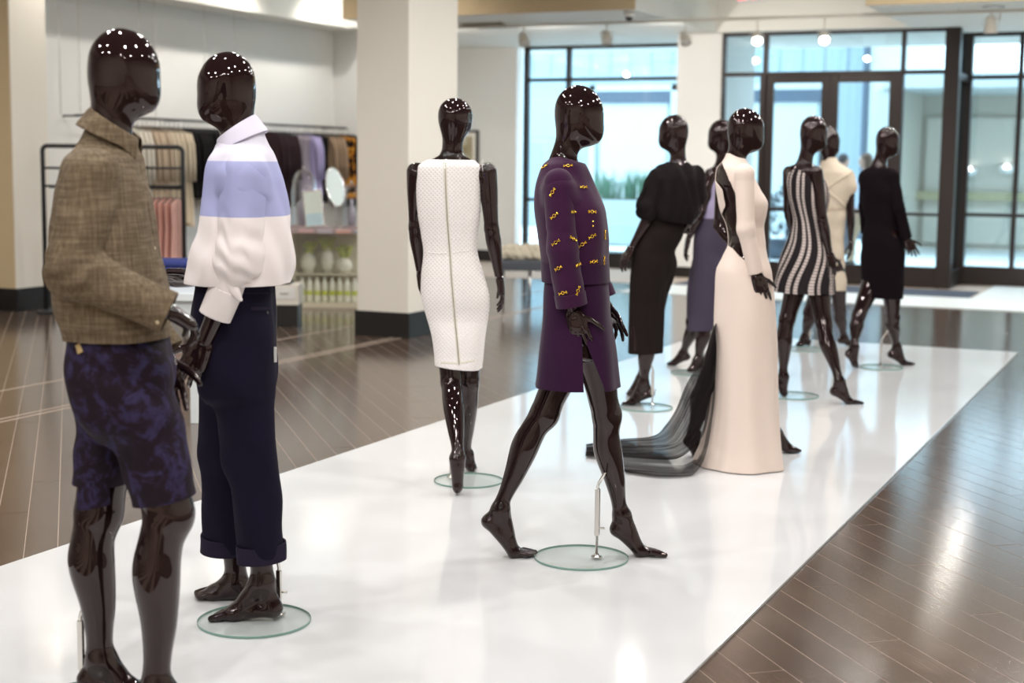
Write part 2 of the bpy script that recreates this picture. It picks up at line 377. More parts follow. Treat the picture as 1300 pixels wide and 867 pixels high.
def fb(n, x0, x1, y0, y1, z0, z1, m, bev=0): return box(n, x0, x1, y0-YB, y1-YB, z0, z1, m, fa, bev)
fb('wall', bl0, bl1, YB, YB+.4, 0, 9, m_fac)
for k in range(34):
    xx = bl0+1+k*.5
    if xx < bl1: fb('siding_batten', xx, xx+.05, YB-.03, YB, zt+.9, 8.9, m_fac)
def opening(pa, pb):
    x0, x1 = X_(pa, YB), X_(pb, YB)
    fb('lintel', x0, x1, YB-.10, YB-.001, oz1, oz2, m_dk); fb('door_panel', x0+.1, x1-.1, YB-.04, YB-.001, 0, oz1, m_conc)
    fb('frame', x0-.16, x0, YB-.12, YB, 0, oz2+.15, m_conc, .01); fb('frame', x1, x1+.16, YB-.12, YB, 0, oz2+.15, m_conc, .01); fb('frame', x0-.16, x1+.16, YB-.12, YB, oz2, oz2+.15, m_conc, .01)
opening(757, 852); opening(948, 1042)
b2 = empty('building', (0, 31, 0)); tag(b2, 'bright pale building seen through the right hand glass door', 'building')
box('wall', X_(1100, 31), X_(1142, 31), 0, 5, 0, 9, m_conc, b2); box('corner_strip', X_(1093, 31), X_(1099, 31), -.1, 5, 0, 9, m_dk, b2)
# shaded arcade to the right
b3 = empty('building', (0, 27, 0)); tag(b3, 'shaded grey brown arcade with round wall lamps beyond the right windows', 'building')
ax0 = X_(1150, 27); az = Z_(1260, 112, 26.)
box('wall', ax0, 10, 1.5, 1.8, 0, az+.3, m_brown, b3); box('canopy', ax0-.2, 10, -1.3, 2, az, az+.25, m_conc, b3, .01)
box('pillar', ax0-.35, ax0, -1.2, -.8, 0, az, m_conc, b3, .01); box('wall', ax0-.2, ax0, -.8, 1.6, 0, az, m_brown, b3)
for p in (1176, 1232, 1286): box('wall_panel', X_(p, 28.4)-.02, X_(p, 28.4)+.75, 1.42, 1.5, .1, az-.4, plaster('panel_render', (.60, .57, .50)), b3, .01)
box('ledge', ax0, 10, 1.2, 1.5, .9, 1.05, mat('yellow_ledge', (.40, .37, .22), .6), b3)
for p, q in ((1231, 215), (1278, 212)):
    lp = empty('wall_lamp', onY(p, q, 28.3)); tag(lp, 'round pale wall lamp on the arcade wall, '+('left' if p < 1250 else 'right')+' one through the right window', 'lamp')
    bm = bmesh.new(); lathe(bm, [(0, -.12), (.12, -.1), (.15, 0), (.14, .02), (.11, -.06), (0, -.08)], 20, Matrix.Rotation(math.radians(20), 4, 'X')); obj('shade', bm, m_white, lp, smooth=True)
    bm = bmesh.new(); ball(bm, (0, 0, .0), .05); obj('bulb', bm, mat('bulb', (1, .9, .8), .5, Emission_Color=(1, .9, .85), Emission_Strength=6.), lp)
    box('bracket', -.03, .03, .05, .2, -.14, -.08, m_bronze, lp)
# planters with grasses
m_grass = mat('grass_blade', (.07, .19, .12), .6); m_planter = plaster('white_planter', (.36, .44, .45))
def planter(p0, p1, ptop, lab, tufts):
    Yp = 26.; x0, x1 = X_(p0, Yp), X_(p1, Yp); zt_ = Z_((p0+p1)/2, ptop, Yp)
    r = empty('planter', ((x0+x1)/2, Yp, 0)); tag(r, lab, 'planter'); h = (x1-x0)/2
    box('trough', -h, h, 0, .7, 0, zt_, m_planter, r, .01); box('soil', -h+.05, h-.05, .05, .65, zt_-.01, zt_+.01, mat('soil', (.08, .06, .04), .9), r)
    for u in tufts:
        bm = bmesh.new(); cx_ = X_(u, Yp)-(x0+x1)/2
        for k in range(46):
            a_ = random.uniform(0, 6.28); l_ = random.uniform(.35, .62); sp_ = random.uniform(.05, .45); w_ = .012
            b_ = Vector((cx_+random.uniform(-.15, .15), .35+random.uniform(-.15, .15), zt_)); d_ = Vector((math.cos(a_), math.sin(a_), 0)); s_ = Vector((-d_.y, d_.x, 0))*w_
            m_ = b_+d_*sp_*.3*l_+Vector((0, 0, l_*.6)); e_ = b_+d_*sp_*l_+Vector((0, 0, l_))
            v = [bm.verts.new(p) for p in (b_-s_, b_+s_, m_+s_*.8, m_-s_*.8, e_)]; bm.faces.new(v[:4]); bm.faces.new((v[3], v[2], v[4]))
        o = obj('grass_tuft', bm, m_grass, r); o['kind'] = 'stuff'
planter(742, 838, 254, 'long white planter with tufts of green grass outside the left window', (757, 770, 791, 801, 812, 824))
# parked bicycle-like trailer / shrub seen dark behind the gown
r = empty('shrub', onY(988, 330, 24.)*np.array((1, 1, 0))); tag(r, 'dark blue green shrub in a pot outside the left glass door', 'shrub')
bm = bmesh.new()
for k in range(260):
    a_ = random.uniform(0, 6.28); e_ = math.acos(random.uniform(-.8, 1)); R_ = .42*random.uniform(.6, 1)
    c_ = Vector((R_*math.sin(e_)*math.cos(a_), R_*math.sin(e_)*math.sin(a_), .62+.5*R_/.42*math.cos(e_)))
    q_ = [c_+Vector((random.uniform(-.07, .07), random.uniform(-.07, .07), random.uniform(-.07, .07))) for _ in range(3)]
    bm.faces.new([bm.verts.new(p) for p in q_])
obj('foliage', bm, mat('dark_foliage', (.03, .05, .07), .6), r)['kind'] = 'stuff'
bm = bmesh.new(); lathe(bm, [(0, 0), (.18, 0), (.24, .3), (.22, .3), (.2, .27), (0, .27)], 20); obj('pot', bm, m_dk, r, smooth=True)
# ------------------------------------------------------------------ implicit-surface modelling (one smooth continuous skin per body or garment)
def nrm(v): v = np.asarray(v, float); return v/max(1e-9, np.linalg.norm(v))
def smooth_table(t, y, n=160):
    t = np.asarray(t, float); y = np.asarray(y, float).reshape(len(t), -1)
    m = np.zeros_like(y); d = np.diff(y, axis=0)/np.diff(t)[:, None]
    m[0], m[-1] = d[0], d[-1]
    for i in range(1, len(t)-1):
        a, b = d[i-1], d[i]; m[i] = np.where(a*b > 0, 2*a*b/np.where(a+b == 0, 1, a+b), (a+b)*.25)
    T = np.linspace(t[0], t[-1], n); k = np.clip(np.searchsorted(t, T, 'right')-1, 0, len(t)-2)
    h = (t[k+1]-t[k])[:, None]; s = ((T-t[k])[:, None])/h
    Y = (2*s**3-3*s**2+1)*y[k]+(s**3-2*s**2+s)*h*m[k]+(-2*s**3+3*s**2)*y[k+1]+(s**3-s**2)*h*m[k+1]
    return T, Y
class Field:
    def __init__(s): s.p = []
    def add(s, lo, hi, fn, k=.02, op='u'): s.p.append((np.asarray(lo, float), np.asarray(hi, float), fn, k, op)); return s
    def tube(s, A, B, prof, k=.02, flat=None, bow=None, off=0.):
        A = np.asarray(A, float); B = np.asarray(B, float); L = np.linalg.norm(B-A); n = (B-A)/L
        if isinstance(prof, (int, float)): prof = [(0, prof), (1, prof)]
        tt, rr = smooth_table([q[0] for q in prof], [q[1] for q in prof], 60); rr = rr[:, 0]+off; R = rr.max()*(max(1, flat[1]) if flat else 1)
        if bow is not None:
            bt, br = smooth_table([q[0] for q in bow[1]], [q[1] for q in bow[1]], 60); br = br[:, 0]; bv = nrm(bow[0])
        def fn(X, Y, Z):
            qx, qy, qz = X-A[0], Y-A[1], Z-A[2]; t = np.clip((qx*n[0]+qy*n[1]+qz*n[2])/L, 0, 1)
            qx = qx-n[0]*L*t; qy = qy-n[1]*L*t; qz = qz-n[2]*L*t
            if bow is not None: o = np.interp(t, bt, br); qx = qx-bv[0]*o; qy = qy-bv[1]*o; qz = qz-bv[2]*o
            d2 = qx*qx+qy*qy+qz*qz
            if flat is not None:
                v = nrm(flat[0]); c = qx*v[0]+qy*v[1]+qz*v[2]; d2 = d2-c*c+(c/flat[1])**2
            return np.sqrt(np.maximum(d2, 0))-np.interp(t, tt, rr)
        e = R+(.03 if bow is not None else 0)
        return s.add(np.minimum(A, B)-e, np.maximum(A, B)+e, fn, k)
    def ell(s, c, ax, r, k=.02):
        c = np.asarray(c, float); ax = [nrm(a) for a in ax]; m = min(r)
        def fn(X, Y, Z):
            q = [(X-c[0])*a[0]+(Y-c[1])*a[1]+(Z-c[2])*a[2] for a in ax]
            k0 = np.sqrt(sum((v/w)**2 for v, w in zip(q, r))); k1 = np.sqrt(sum((v/w**2)**2 for v, w in zip(q, r)))
            return k0*(k0-1)/np.maximum(k1, 1e-6)
        R = max(r); return s.add(c-R, c+R, fn, k)
    def loft(s, st, k=.02, n=2.3, off=0.):
        # st rows: z, cx, cy, Lx, Ly, a, b (bottom to top)
        st = sorted(st, key=lambda q: q[0]); z = [q[0] for q in st]; T, Y = smooth_table(z, [q[1:] for q in st], 200)
        m = max(max(q[5:7]) for q in st)+off; A = np.array(st)
        lo = (A[:, 1].min()-m, A[:, 2].min()-m, z[0]); hi = (A[:, 1].max()+m, A[:, 2].max()+m, z[-1])
        def fn(X, Yy, Z):
            cx, cy, lx, ly, a, b = [np.interp(Z, T, Y[:, i]) for i in range(6)]
            q = np.hypot(lx, ly); lx = lx/q; ly = ly/q; a = a+off; b = b+off
            u = np.abs((X-cx)*lx+(Yy-cy)*ly)/a; v = np.abs(-(X-cx)*ly+(Yy-cy)*lx)/b
            r = (u**n+v**n)**(1/n); d = (r-1)*np.minimum(a, b)*np.clip(.5+.5*r, 1, 1.0)
            dz = np.maximum(z[0]-Z, Z-z[-1])
            return np.where(dz > 0, np.hypot(np.maximum(d, 0), dz), d)
        s.last = (T, Y); return s.add(lo, hi, fn, k)
    def mesh(s, h, post=None, smooth=1):
        lo = np.min([p[0]-p[3] for p in s.p], axis=0)-3*h; hi = np.max([p[1]+p[3] for p in s.p], axis=0)+3*h
        N = np.ceil((hi-lo)/h).astype(int)+1; g = [lo[i]+h*np.arange(N[i]) for i in range(3)]
        V = np.full(N, .25, np.float32)
        for a, b, fn, k, op in s.p:
            i0 = np.maximum(0, np.floor((a-k-2*h-lo)/h).astype(int)); i1 = np.minimum(N, np.ceil((b+k+2*h-lo)/h).astype(int)+1)
            sl = tuple(slice(i0[i], i1[i]) for i in range(3))
            d = fn(g[0][sl[0]][:, None, None], g[1][sl[1]][None, :, None], g[2][sl[2]][None, None, :])
            w = V[sl]
            if op == 'u': hh = np.maximum(k-np.abs(w-d), 0)/k; V[sl] = np.minimum(w, d)-hh*hh*k*.25
            elif op == 's': hh = np.maximum(k-np.abs(w+d), 0)/k; V[sl] = np.maximum(w, -d)+hh*hh*k*.25
            else: V[sl] = w+d        # additive displacement
        if post: V = V+post(g[0][:, None, None], g[1][None, :, None], g[2][None, None, :]).astype(np.float32)
        return surface_nets(V, lo, h, smooth)
def surface_nets(V, lo, h, smooth=1):
    s = V < 0
    c = [s[i:s.shape[0]-1+i, j:s.shape[1]-1+j, k:s.shape[2]-1+k] for i in (0, 1) for j in (0, 1) for k in (0, 1)]
    al = c[0].copy(); an = c[0].copy()
    for q in c[1:]: al &= q; an |= q
    act = an & ~al; idx = np.argwhere(act); vid = np.full(act.shape, -1, np.int32); vid[act] = np.arange(len(idx))
    cor = [(i, j, k) for i in (0, 1) for j in (0, 1) for k in (0, 1)]
    val = np.stack([V[idx[:, 0]+i, idx[:, 1]+j, idx[:, 2]+k] for i, j, k in cor], 1)
    acc = np.zeros((len(idx), 3)); cnt = np.zeros(len(idx))
    for a in range(8):
        for b in range(a+1, 8):
            if sum(x != y for x, y in zip(cor[a], cor[b])) != 1: continue
            m = (val[:, a] < 0) != (val[:, b] < 0); t = np.where(m, val[:, a]/np.where(m, val[:, a]-val[:, b], 1), 0)
            p = np.array(cor[a])+(np.array(cor[b])-np.array(cor[a]))*t[:, None]
            acc += p*m[:, None]; cnt += m
    v = lo+h*(idx+acc/cnt[:, None])
    Q = []
    for ax in range(3):
        sh = [slice(1, -1)]*3; a = [slice(1, -1)]*3; a[ax] = slice(0, -1); b = list(a); b[ax] = slice(1, None)
        # grid nodes with indices>=1 on the other axes
        o1, o2 = [x for x in range(3) if x != ax]
        A = s[tuple(a)]; B = s[tuple(b)]; e = np.argwhere(A != B)
        if not len(e): continue
        base = e.copy(); base[:, o1] += 1; base[:, o2] += 1
        fl = A[tuple(e.T)]
        def cell(d1, d2):
            q = base.copy(); q[:, o1] -= d1; q[:, o2] -= d2; return vid[tuple(q.T)]
        q = np.stack([cell(1, 1), cell(0, 1), cell(0, 0), cell(1, 0)], 1)
        if ax == 1: fl = ~fl
        q[~fl] = q[~fl][:, ::-1]; Q.append(q)
    Q = np.concatenate(Q)
    # project on the surface with trilinear samples of the field
    def samp(p):
        g = (p-lo)/h; i = np.clip(g.astype(int), 0, np.array(V.shape)-2); f = g-i; r = 0
        for a_, b_, c_ in cor:
            w = (f[:, 0] if a_ else 1-f[:, 0])*(f[:, 1] if b_ else 1-f[:, 1])*(f[:, 2] if c_ else 1-f[:, 2])
            r = r+w*V[i[:, 0]+a_, i[:, 1]+b_, i[:, 2]+c_]
        return r
    for _ in range(1+smooth):
        acc = np.zeros_like(v); cnt = np.zeros(len(v))
        for a in range(4):
            x, y = Q[:, a], Q[:, (a+1) % 4]
            for i in range(3): acc[:, i] += np.bincount(x, v[y, i], len(v))+np.bincount(y, v[x, i], len(v))
            cnt += np.bincount(x, minlength=len(v))+np.bincount(y, minlength=len(v))
        v = v*.4+.6*acc/np.maximum(cnt, 1)[:, None]
        f = samp(v); e = h*.7; gr = np.stack([(samp(v+np.eye(3)[i]*e)-samp(v-np.eye(3)[i]*e))/(2*e) for i in range(3)], 1)
        step = (f/np.maximum((gr**2).sum(1), .1))[:, None]*gr; ln = np.linalg.norm(step, axis=1)[:, None]
        v = v-step*np.minimum(1, h/np.maximum(ln, 1e-9))
    return v, Q
def to_mesh(name, parts):
    vs = []; qs = []; n = 0
    for v, q in parts: v[:, 2] = np.maximum(v[:, 2], .002)
    for v, q in parts: vs.append(v); qs.append(q+n); n += len(v)
    v = np.concatenate(vs); q = np.concatenate(qs); me = bpy.data.meshes.new(name)
    me.vertices.add(len(v)); me.vertices.foreach_set('co', v.astype(np.float32).ravel())
    me.loops.add(q.size); me.loops.foreach_set('vertex_index', q.astype(np.int32).ravel())
    me.polygons.add(len(q)); me.polygons.foreach_set('loop_start', np.arange(0, q.size, 4, dtype=np.int32)); me.polygons.foreach_set('loop_total', np.full(len(q), 4, np.int32))
    me.polygons.foreach_set('use_smooth', np.ones(len(q), bool)); me.update(calc_edges=True); me.validate()
    return me
def waves(seed, wl, amp, stretch=(1, 1, 1), n=9):
    # soft irregular folds; wl wavelength in metres
    R = np.random.RandomState(seed); K = [(R.randn(3)*np.array(stretch)/wl*3.0, R.rand()*6.28) for _ in range(n)]
    def f(X, Y, Z): return sum(np.sin(k[0]*X+k[1]*Y+k[2]*Z+p) for k, p in K)*amp/math.sqrt(n)
    return f
def creases(A, B, C, amp=.006, pitch=.030, spread=.085, base=.0015, seed=1):
    # folds across the sleeve, gathered around the elbow B
    n1 = nrm(np.asarray(C)-np.asarray(A)); R = np.random.RandomState(seed); w = waves(seed+9, .10, 1., (1, 1, 1), 6); B = np.asarray(B); u = nrm(R.randn(3))
    def f(X, Y, Z):
        t = (X-B[0])*n1[0]+(Y-B[1])*n1[1]+(Z-B[2])*n1[2]; q = (X-B[0])*u[0]+(Y-B[1])*u[1]+(Z-B[2])*u[2]
        r2 = (X-B[0])**2+(Y-B[1])**2+(Z-B[2])**2; W_ = w(X, Y, Z)
        return amp*np.exp(-r2/(2*spread**2))*np.sin((t+q*.5)*6.28/pitch+W_*1.6)*(.6+.4*np.clip(W_, -1, 1))+base*W_
    return f
def merge_bm_cut(me, cuts):
    """cuts: (point, outward normal, centre or None, radius). Everything beyond the plane (within the radius) is cut away with a clean edge."""
    bm = bmesh.new(); bm.from_mesh(me)
    for c, n, cen, rad in cuts:
        c = Vector(c); n = Vector(n).normalized()
        if rad is not None and not isinstance(rad, (int, float)): ok = lambda f, a=Vector(cen), b=Vector(rad): (f.calc_center_median()-a).dot(b) > 0
        elif cen is None: ok = lambda f: True
        else: ok = lambda f, a=Vector(cen): (f.calc_center_median()-a).length < rad
        fs = [f for f in bm.faces if ok(f)]
        es = {e for f in fs for e in f.edges}; vs = {v for f in fs for v in f.verts}
        bmesh.ops.bisect_plane(bm, geom=list(fs)+list(es)+list(vs), dist=1e-5, plane_co=c, plane_no=n, clear_outer=False, clear_inner=False)
        dl = [f for f in bm.faces if (f.calc_center_median()-c).dot(n) > 0 and ok(f)]
        bmesh.ops.delete(bm, geom=dl, context='FACES')
    bm.to_mesh(me); bm.free(); return me
# ------------------------------------------------------------------ mannequins
m_skin = mat('black_gloss_lacquer', (.012, .0055, .006), .022); m_skin.node_tree.nodes['Principled BSDF'].inputs['Specular Tint'].default_value = (1, .84, .82, 1); m_skin.node_tree.nodes['Principled BSDF'].inputs['IOR'].default_value = 1.5
m_skin.node_tree.nodes['Principled BSDF'].inputs['Coat Weight'].default_value = .15
FEM = dict(up=[(0, .043), (.25, .042), (.6, .037), (1, .032)], fo=[(0, .032), (.22, .036), (.65, .027), (1, .020)], th=[(0, .076), (.35, .072), (.75, .059), (1, .051)],
           ca=[(0, .051), (.15, .050), (.35, .054), (.65, .040), (.88, .029), (1, .030)], neck=(.050, .050), hl=(.090, .073), hand=.95, foot=.95)
MAL = dict(up=[(0, .052), (.3, .050), (.6, .045), (1, .038)], fo=[(0, .038), (.22, .043), (.65, .032), (1, .027)], th=[(0, .09), (.35, .086), (.75, .070), (1, .064)],
           ca=[(0, .062), (.15, .060), (.35, .064), (.65, .048), (.88, .037), (1, .040)], neck=(.059, .066), hl=(.092, .076), hand=1.08, foot=1.1)
class Man:
    def __init__(s, name, d0, phi, base_px, kind=FEM, res=.006):
        s.d = d0; s.phi = math.radians(phi); s.k = kind; s.res = res
        b = G(*base_px); s.base = np.array([b[0], b[1], 0.])
        s.root = empty(name, s.base); s.F = s.dirf(phi); s.L = np.array([-s.F[1], s.F[0], 0])
        s.legs = []; s.f = Field(); s.hands = Field(); s.hasfeet = Field()
    def dirf(s, phi):
        a = math.radians(phi); return rt*math.cos(a)+fw*math.sin(a)
    def q(s, x, y, dd=0.): return P(x, y, s.d+dd)-s.base
    def st(s, rows, rho=.72, phi=None, off=0.):
        """stations from silhouettes: (row, left, right[, dd[, phi[, rho]]])"""
        out = []
        for r in rows:
            y, xl, xr = r[:3]; dd = r[3] if len(r) > 3 and r[3] is not None else 0.; ph = r[4] if len(r) > 4 and r[4] is not None else (phi if phi is not None else math.degrees(s.phi)); rh = r[5] if len(r) > 5 else rho
            c = s.q((xl+xr)/2, y, dd); w = (xr-xl)/2*(s.d+dd)/F*1.0; a_ = math.radians(ph)
            A = w/math.sqrt(math.sin(a_)**2+(rh*math.cos(a_))**2); Fd = s.dirf(ph)
            out.append((c[2], c[0], c[1], -Fd[1], Fd[0], A+off, A*rh+off))
        return out
    def torso(s, rows, **kw): k = kw.pop('k', .03); s.f.loft(s.st(rows, **kw), k=k)
    def head(s, x, yt, yc, phi, pitch=0., dd=0.):
        H = (yc-yt)*(s.d+dd)/F/.222; c = s.q(x, (yt+yc)/2, dd); Fd = s.dirf(phi); Z = UP.copy(); Ld = np.cross(Z, Fd)
        p = math.radians(pitch); Fd, Z = Fd*math.cos(p)+Z*math.sin(p), Z*math.cos(p)-Fd*math.sin(p)
        hl, hw = s.k['hl']; ax = (Fd, Ld, Z); at = lambda f, l, z: c+Fd*f+Ld*l+Z*z*H
        s.f.ell(at(-.008, 0, .018), ax, (hl*.93, hw, .094*H), .03); s.f.ell(at(.028, 0, -.012), ax, (hl*.62, hw*.80, .096*H), .03)
        s.f.ell(at(.040, 0, -.066), ax, (.042, hw*.55, .042), .035); s.f.ell(at(-.002, 0, -.045), ax, (.055, hw*.72, .045), .03)
        s.hc = c; s.hax = ax
        def plate(X, Y, Zz):
            f = (X-c[0])*Fd[0]+(Y-c[1])*Fd[1]+(Zz-c[2])*Fd[2]; z = (X-c[0])*Z[0]+(Y-c[1])*Z[1]+(Zz-c[2])*Z[2]
            edge = .012+.055*np.clip(-z/.09, 0, 1)**1.6*1.0-.03*np.clip(z/.09, 0, 1)
            m = 1/(1+np.exp(-(f-edge)/.0022)); lim = 1/(1+np.exp((z-.045)/.008)); return -.0035*m*lim
        s.f.add(c-.13, c+.13, plate, .001, 'a')
        s.nk = at(-.026, 0, -.045)
        return s
    def neck(s, x, y, dd=0., x2=None):
        a, b = s.k['neck']; B = s.q(x, y, dd); s.f.tube(s.nk, B, [(0, a), (.5, a*.93), (1, b)], .045); s.nb = B
    def arm(s, sh, el, wr, off=0., k=.02):
        A, B, C = [s.q(*p) for p in (sh, el, wr)]
        s.f.tube(A, B, s.k['up'], k); s.f.tube(B, C, s.k['fo'], .015); return A, B, C
    def hand(s, W, D, N, side, curl=.5, spread=.25, thumb=.6, sc=1.):
        """W wrist, D direction, N palm normal, side +-1 thumb side along cross(D,N)"""
        g = s.hands; z = s.k['hand']*sc; D = nrm(D); N = nrm(np.asarray(N)-D*np.dot(N, D)); T = side*np.cross(D, N)
        W = np.asarray(W, float)
        g.tube(W-D*.03*z, W+D*.012*z, [(0, .022*z), (1, .021*z)], .012, flat=(N, .8))
        K = []
        for i, (t, ln) in enumerate(((.030, .074), (.010, .082), (-.010, .076), (-.028, .060))):
            kn = W+D*(.094-.006*abs(i-1))*z+T*t*z-N*(.003-.002*abs(i-1.5))*z; K.append(kn)
            g.tube(W+D*.012*z+T*t*.45*z, kn, [(0, .0155*z), (.6, .0145*z), (1, .0115*z)], .012)
        g.tube(W+D*.02*z+T*.018*z, W+D*.055*z+T*.026*z+N*.006*z, [(0, .014*z), (1, .014*z)], .015)
        g.tube(W+D*.02*z-T*.018*z, W+D*.07*z-T*.026*z+N*.004*z, [(0, .014*z), (1, .012*z)], .015)
        for i, (kn, ln) in enumerate(zip(K, (.074, .082, .076, .060))):
            c = curl[i] if isinstance(curl, (list, tuple)) else curl*(1+.12*(i-1.5)); ang = 0; p = kn; sp = spread*(1.5-i)/3*.6
            rr = (.0088, .0080, .0072, .0060)
            for j, (fr, bend) in enumerate(((.46, .55), (.30, .95), (.24, .65))):
                ang += c*bend; d = nrm(D*math.cos(ang)+N*math.sin(ang)+T*sp*math.cos(ang))
                e = p+d*ln*fr*z; g.tube(p, e, [(0, rr[j]*z*1.04), (.5, rr[j]*z*.95), (1, rr[j+1]*z*1.06)], .0022 if j == 0 else .003); p = e
        p = W+D*.03*z+T*.024*z; d = nrm(D*.62+T*.72+N*.35*thumb)
        for j, (ln, r0, r1) in enumerate(((.042, .0125, .0100), (.034, .0098, .0088), (.026, .0086, .0066))):
            e = p+d*ln*z; g.tube(p, e, [(0, r0*z), (1, r1*z)], .006 if j == 0 else .003); p = e; d = nrm(d+D*.35+N*.28*thumb)
    def leg(s, hip, kn, an, front=None, bend=.012, side=0):
        A, B, C = [s.q(*p) for p in (hip, kn, an)]; Fd = s.F if front is None else s.dirf(front)
        s.legs.append((A, B, C, Fd, bend))
        s.f.tube(A, B, s.k['th'], .03, bow=(Fd, [(0, 0), (.5, .008), (1, 0)])); s.f.tube(B, C, s.k['ca'], .012, bow=(-Fd, [(0, 0), (.3, bend), (.7, .002), (1, 0)]))
        s.f.ell(B+Fd*.018, (Fd, np.cross(UP, Fd), UP), (s.k['ca'][0][1]*.66, s.k['ca'][0][1]*.6, s.k['ca'][0][1]*.95), .04)
        return C
    def foot(s, an, heel, toe, ball=None, toes=True, wide=1.):
        z = s.k['foot']; A, H, T = [s.q(*p) for p in (an, heel, toe)]
        if ball is not None: Bp = s.q(*ball)
        else: Bp = H*.30+T*.70; Bp[2] = max(T[2]+.004, Bp[2]*.6)
        T[2] = max(T[2], .012); Bp[2] = max(Bp[2], .021*z); H[2] = max(H[2], .026*z)
        d = T-H; d[2] = 0; d = nrm(d); la = np.cross(UP, d); g = s.f
        g.tube(A, H, [(0, .030*z), (.6, .027*z), (1, .025*z)], .02)
        g.tube(H, Bp, [(0, .025*z), (.5, .023*z), (1, .022*z)], .02, flat=(la, 1.35*wide))
        g.tube(A+d*.012, Bp, [(0, .030*z), (.5, .026*z), (1, .018*z)], .025, flat=(la, 1.25*wide))
        g.tube(Bp, Bp*.35+T*.65, [(0, .020*z), (1, .013*z)], .015, flat=(la, 1.9*wide))
        if toes:
            for i, (o, l) in enumerate(((-.030, 1.05), (-.012, 1.02), (.003, .95), (.017, .86), (.030, .74))):
                o *= z*wide; e = Bp+(T-Bp)*l+la*o*s.tside; b = Bp+(T-Bp)*.45*l+la*o*.9*s.tside
                r = .0115 if i == 0 else .0082; e[2] = max(r*z*.8, e[2]); b[2] = max(b[2], r*z)
                s.hasfeet.tube(b+np.array((0, 0, .004)), e, [(0, r*z*1.05), (.6, r*z), (1, r*z*.9)], .003)
        else: g.tube(Bp, T, [(0, .020*z), (1, .008*z)], .01, flat=(la, 1.8))
    tside = 1
    def cover(s, g, i, off, calf=False, k=.03):
        """cloth follows the leg beneath it"""
        A, B, C, Fd, bend = s.legs[i]; g.tube(A, B, s.k['th'], k, bow=(Fd, [(0, 0), (.5, .008), (1, 0)]), off=off)
        if calf: g.tube(B, C, s.k['ca'], k, bow=(-Fd, [(0, 0), (.3, bend), (.7, .002), (1, 0)]), off=off)
    def gdd(s, x, y): return float(G(x, y)@fw)-s.d
    def fullleg(s, hip, kn, an, heel, toe, ball=None, kdd=None, bend=.012, front=None, side=1, toes=True, grow=1.0, lift=0.):
        """hip (x,y,dd); the foot stands where its toe row meets the ground"""
        f = s.gdd(toe[0], toe[1]+lift); s.tside = side
        k = kdd if kdd is not None else hip[2]*.45+f*.55
        s.leg(hip, (kn[0], kn[1], k), (an[0], an[1], f), front, bend)
        s.foot((an[0], an[1]+3, f), (heel[0], heel[1], f), (toe[0], toe[1], f), None if ball is None else (ball[0], ball[1], f), toes)
        return f
    def build(s, mat_=None):
        parts = [s.f.mesh(s.res)]
        if s.hands.p: parts.append(s.hands.mesh(min(.0035, s.res*.6)))
        if s.hasfeet.p: parts.append(s.hasfeet.mesh(.0035))
        s.body = link('body', to_mesh('body', parts), mat_ or m_skin, s.root); return s.body
    def shell(s, name, fld, m, cuts=(), res=None, post=None, thick=.0035, parent=None, smooth=1):
        me = to_mesh(name, [fld.mesh(res or s.res*1.15, post, smooth)])
        if cuts: merge_bm_cut(me, cuts)
        o = link(name, me, m, parent or s.root)
        if thick:
            md = o.modifiers.new('cloth', 'SOLIDIFY'); md.thickness = thick; md.offset = -.2
        return o
    def zcut(s, x, y, up, dd=0., tilt=(0, 0, 0), rad=None):
        p = s.q(x, y, dd); return (p, (np.array((0, 0, 1.)) if up else np.array((0, 0, -1.)))+np.array(tilt), None if rad is None else p, rad)
    def cutend(s, A, B, t=1., rad=.12): p = A+(B-A)*t; return (p, B-A, p, rad)
    def tree(s, o):
        me = o.data; me.calc_loop_triangles(); return BVHTree.FromPolygons([v.co for v in me.vertices], [p.vertices[:] for p in me.polygons])
    def hit(s, bv, x, y):
        o = CAM-s.base; r = ray(x, y); h = bv.ray_cast(Vector(o), Vector(r).normalized())
        if h[0] is None: return None, None
        n = h[1] if h[1].dot(Vector(r)) < 0 else -h[1]; return h[0], n
    def stand(s, cpx, rad, bend, target, clampz=None):
        """round glass base with a steel rod that bends into the calf"""
        c = G(*cpx)-s.base; c[2] = 0
        bm = bmesh.new(); lathe(bm, [(0, .001), (rad-.001, .001), (rad-.001, .009), (0, .009)], 56, Matrix.Translation(c)); pl = obj('glass_base', bm, m_plate, s.root)
        bm = bmesh.new(); lathe(bm, [(rad-.001, .0008), (rad, .0015), (rad, .0085), (rad-.001, .0092)], 56, Matrix.Translation(c)); obj('edge', bm, m_edge, pl, smooth=True)
        B = s.q(*bend); R0 = np.array((B[0], B[1], .009)); T = s.q(*target)
        bm = bmesh.new(); lathe(bm, [(0, 0), (.022, 0), (.022, .003), (.010, .008), (.008, .014), (0, .014)], 20, Matrix.Translation(R0)); obj('flange', bm, m_steel, s.root, smooth=True)
        rod = tub('support_rod', [R0, B, B+(T-B)*.12+np.array((0, 0, .004)), T], .0055, m_steel, s.root, 8)
        z0 = B[2]*.32
        sl = box('sleeve', -.009, .009, -.006, .006, z0, B[2]-.01, m_steel, rod, .002); sl.location = (B[0], B[1], 0)
        kb = tub('clamp_screw', [R0+np.array((0, 0, z0+.03-.009))*[1, 1, 1], R0+rt*.028+np.array((0, 0, z0+.02))], .004, m_steel, rod, 8)
        return c
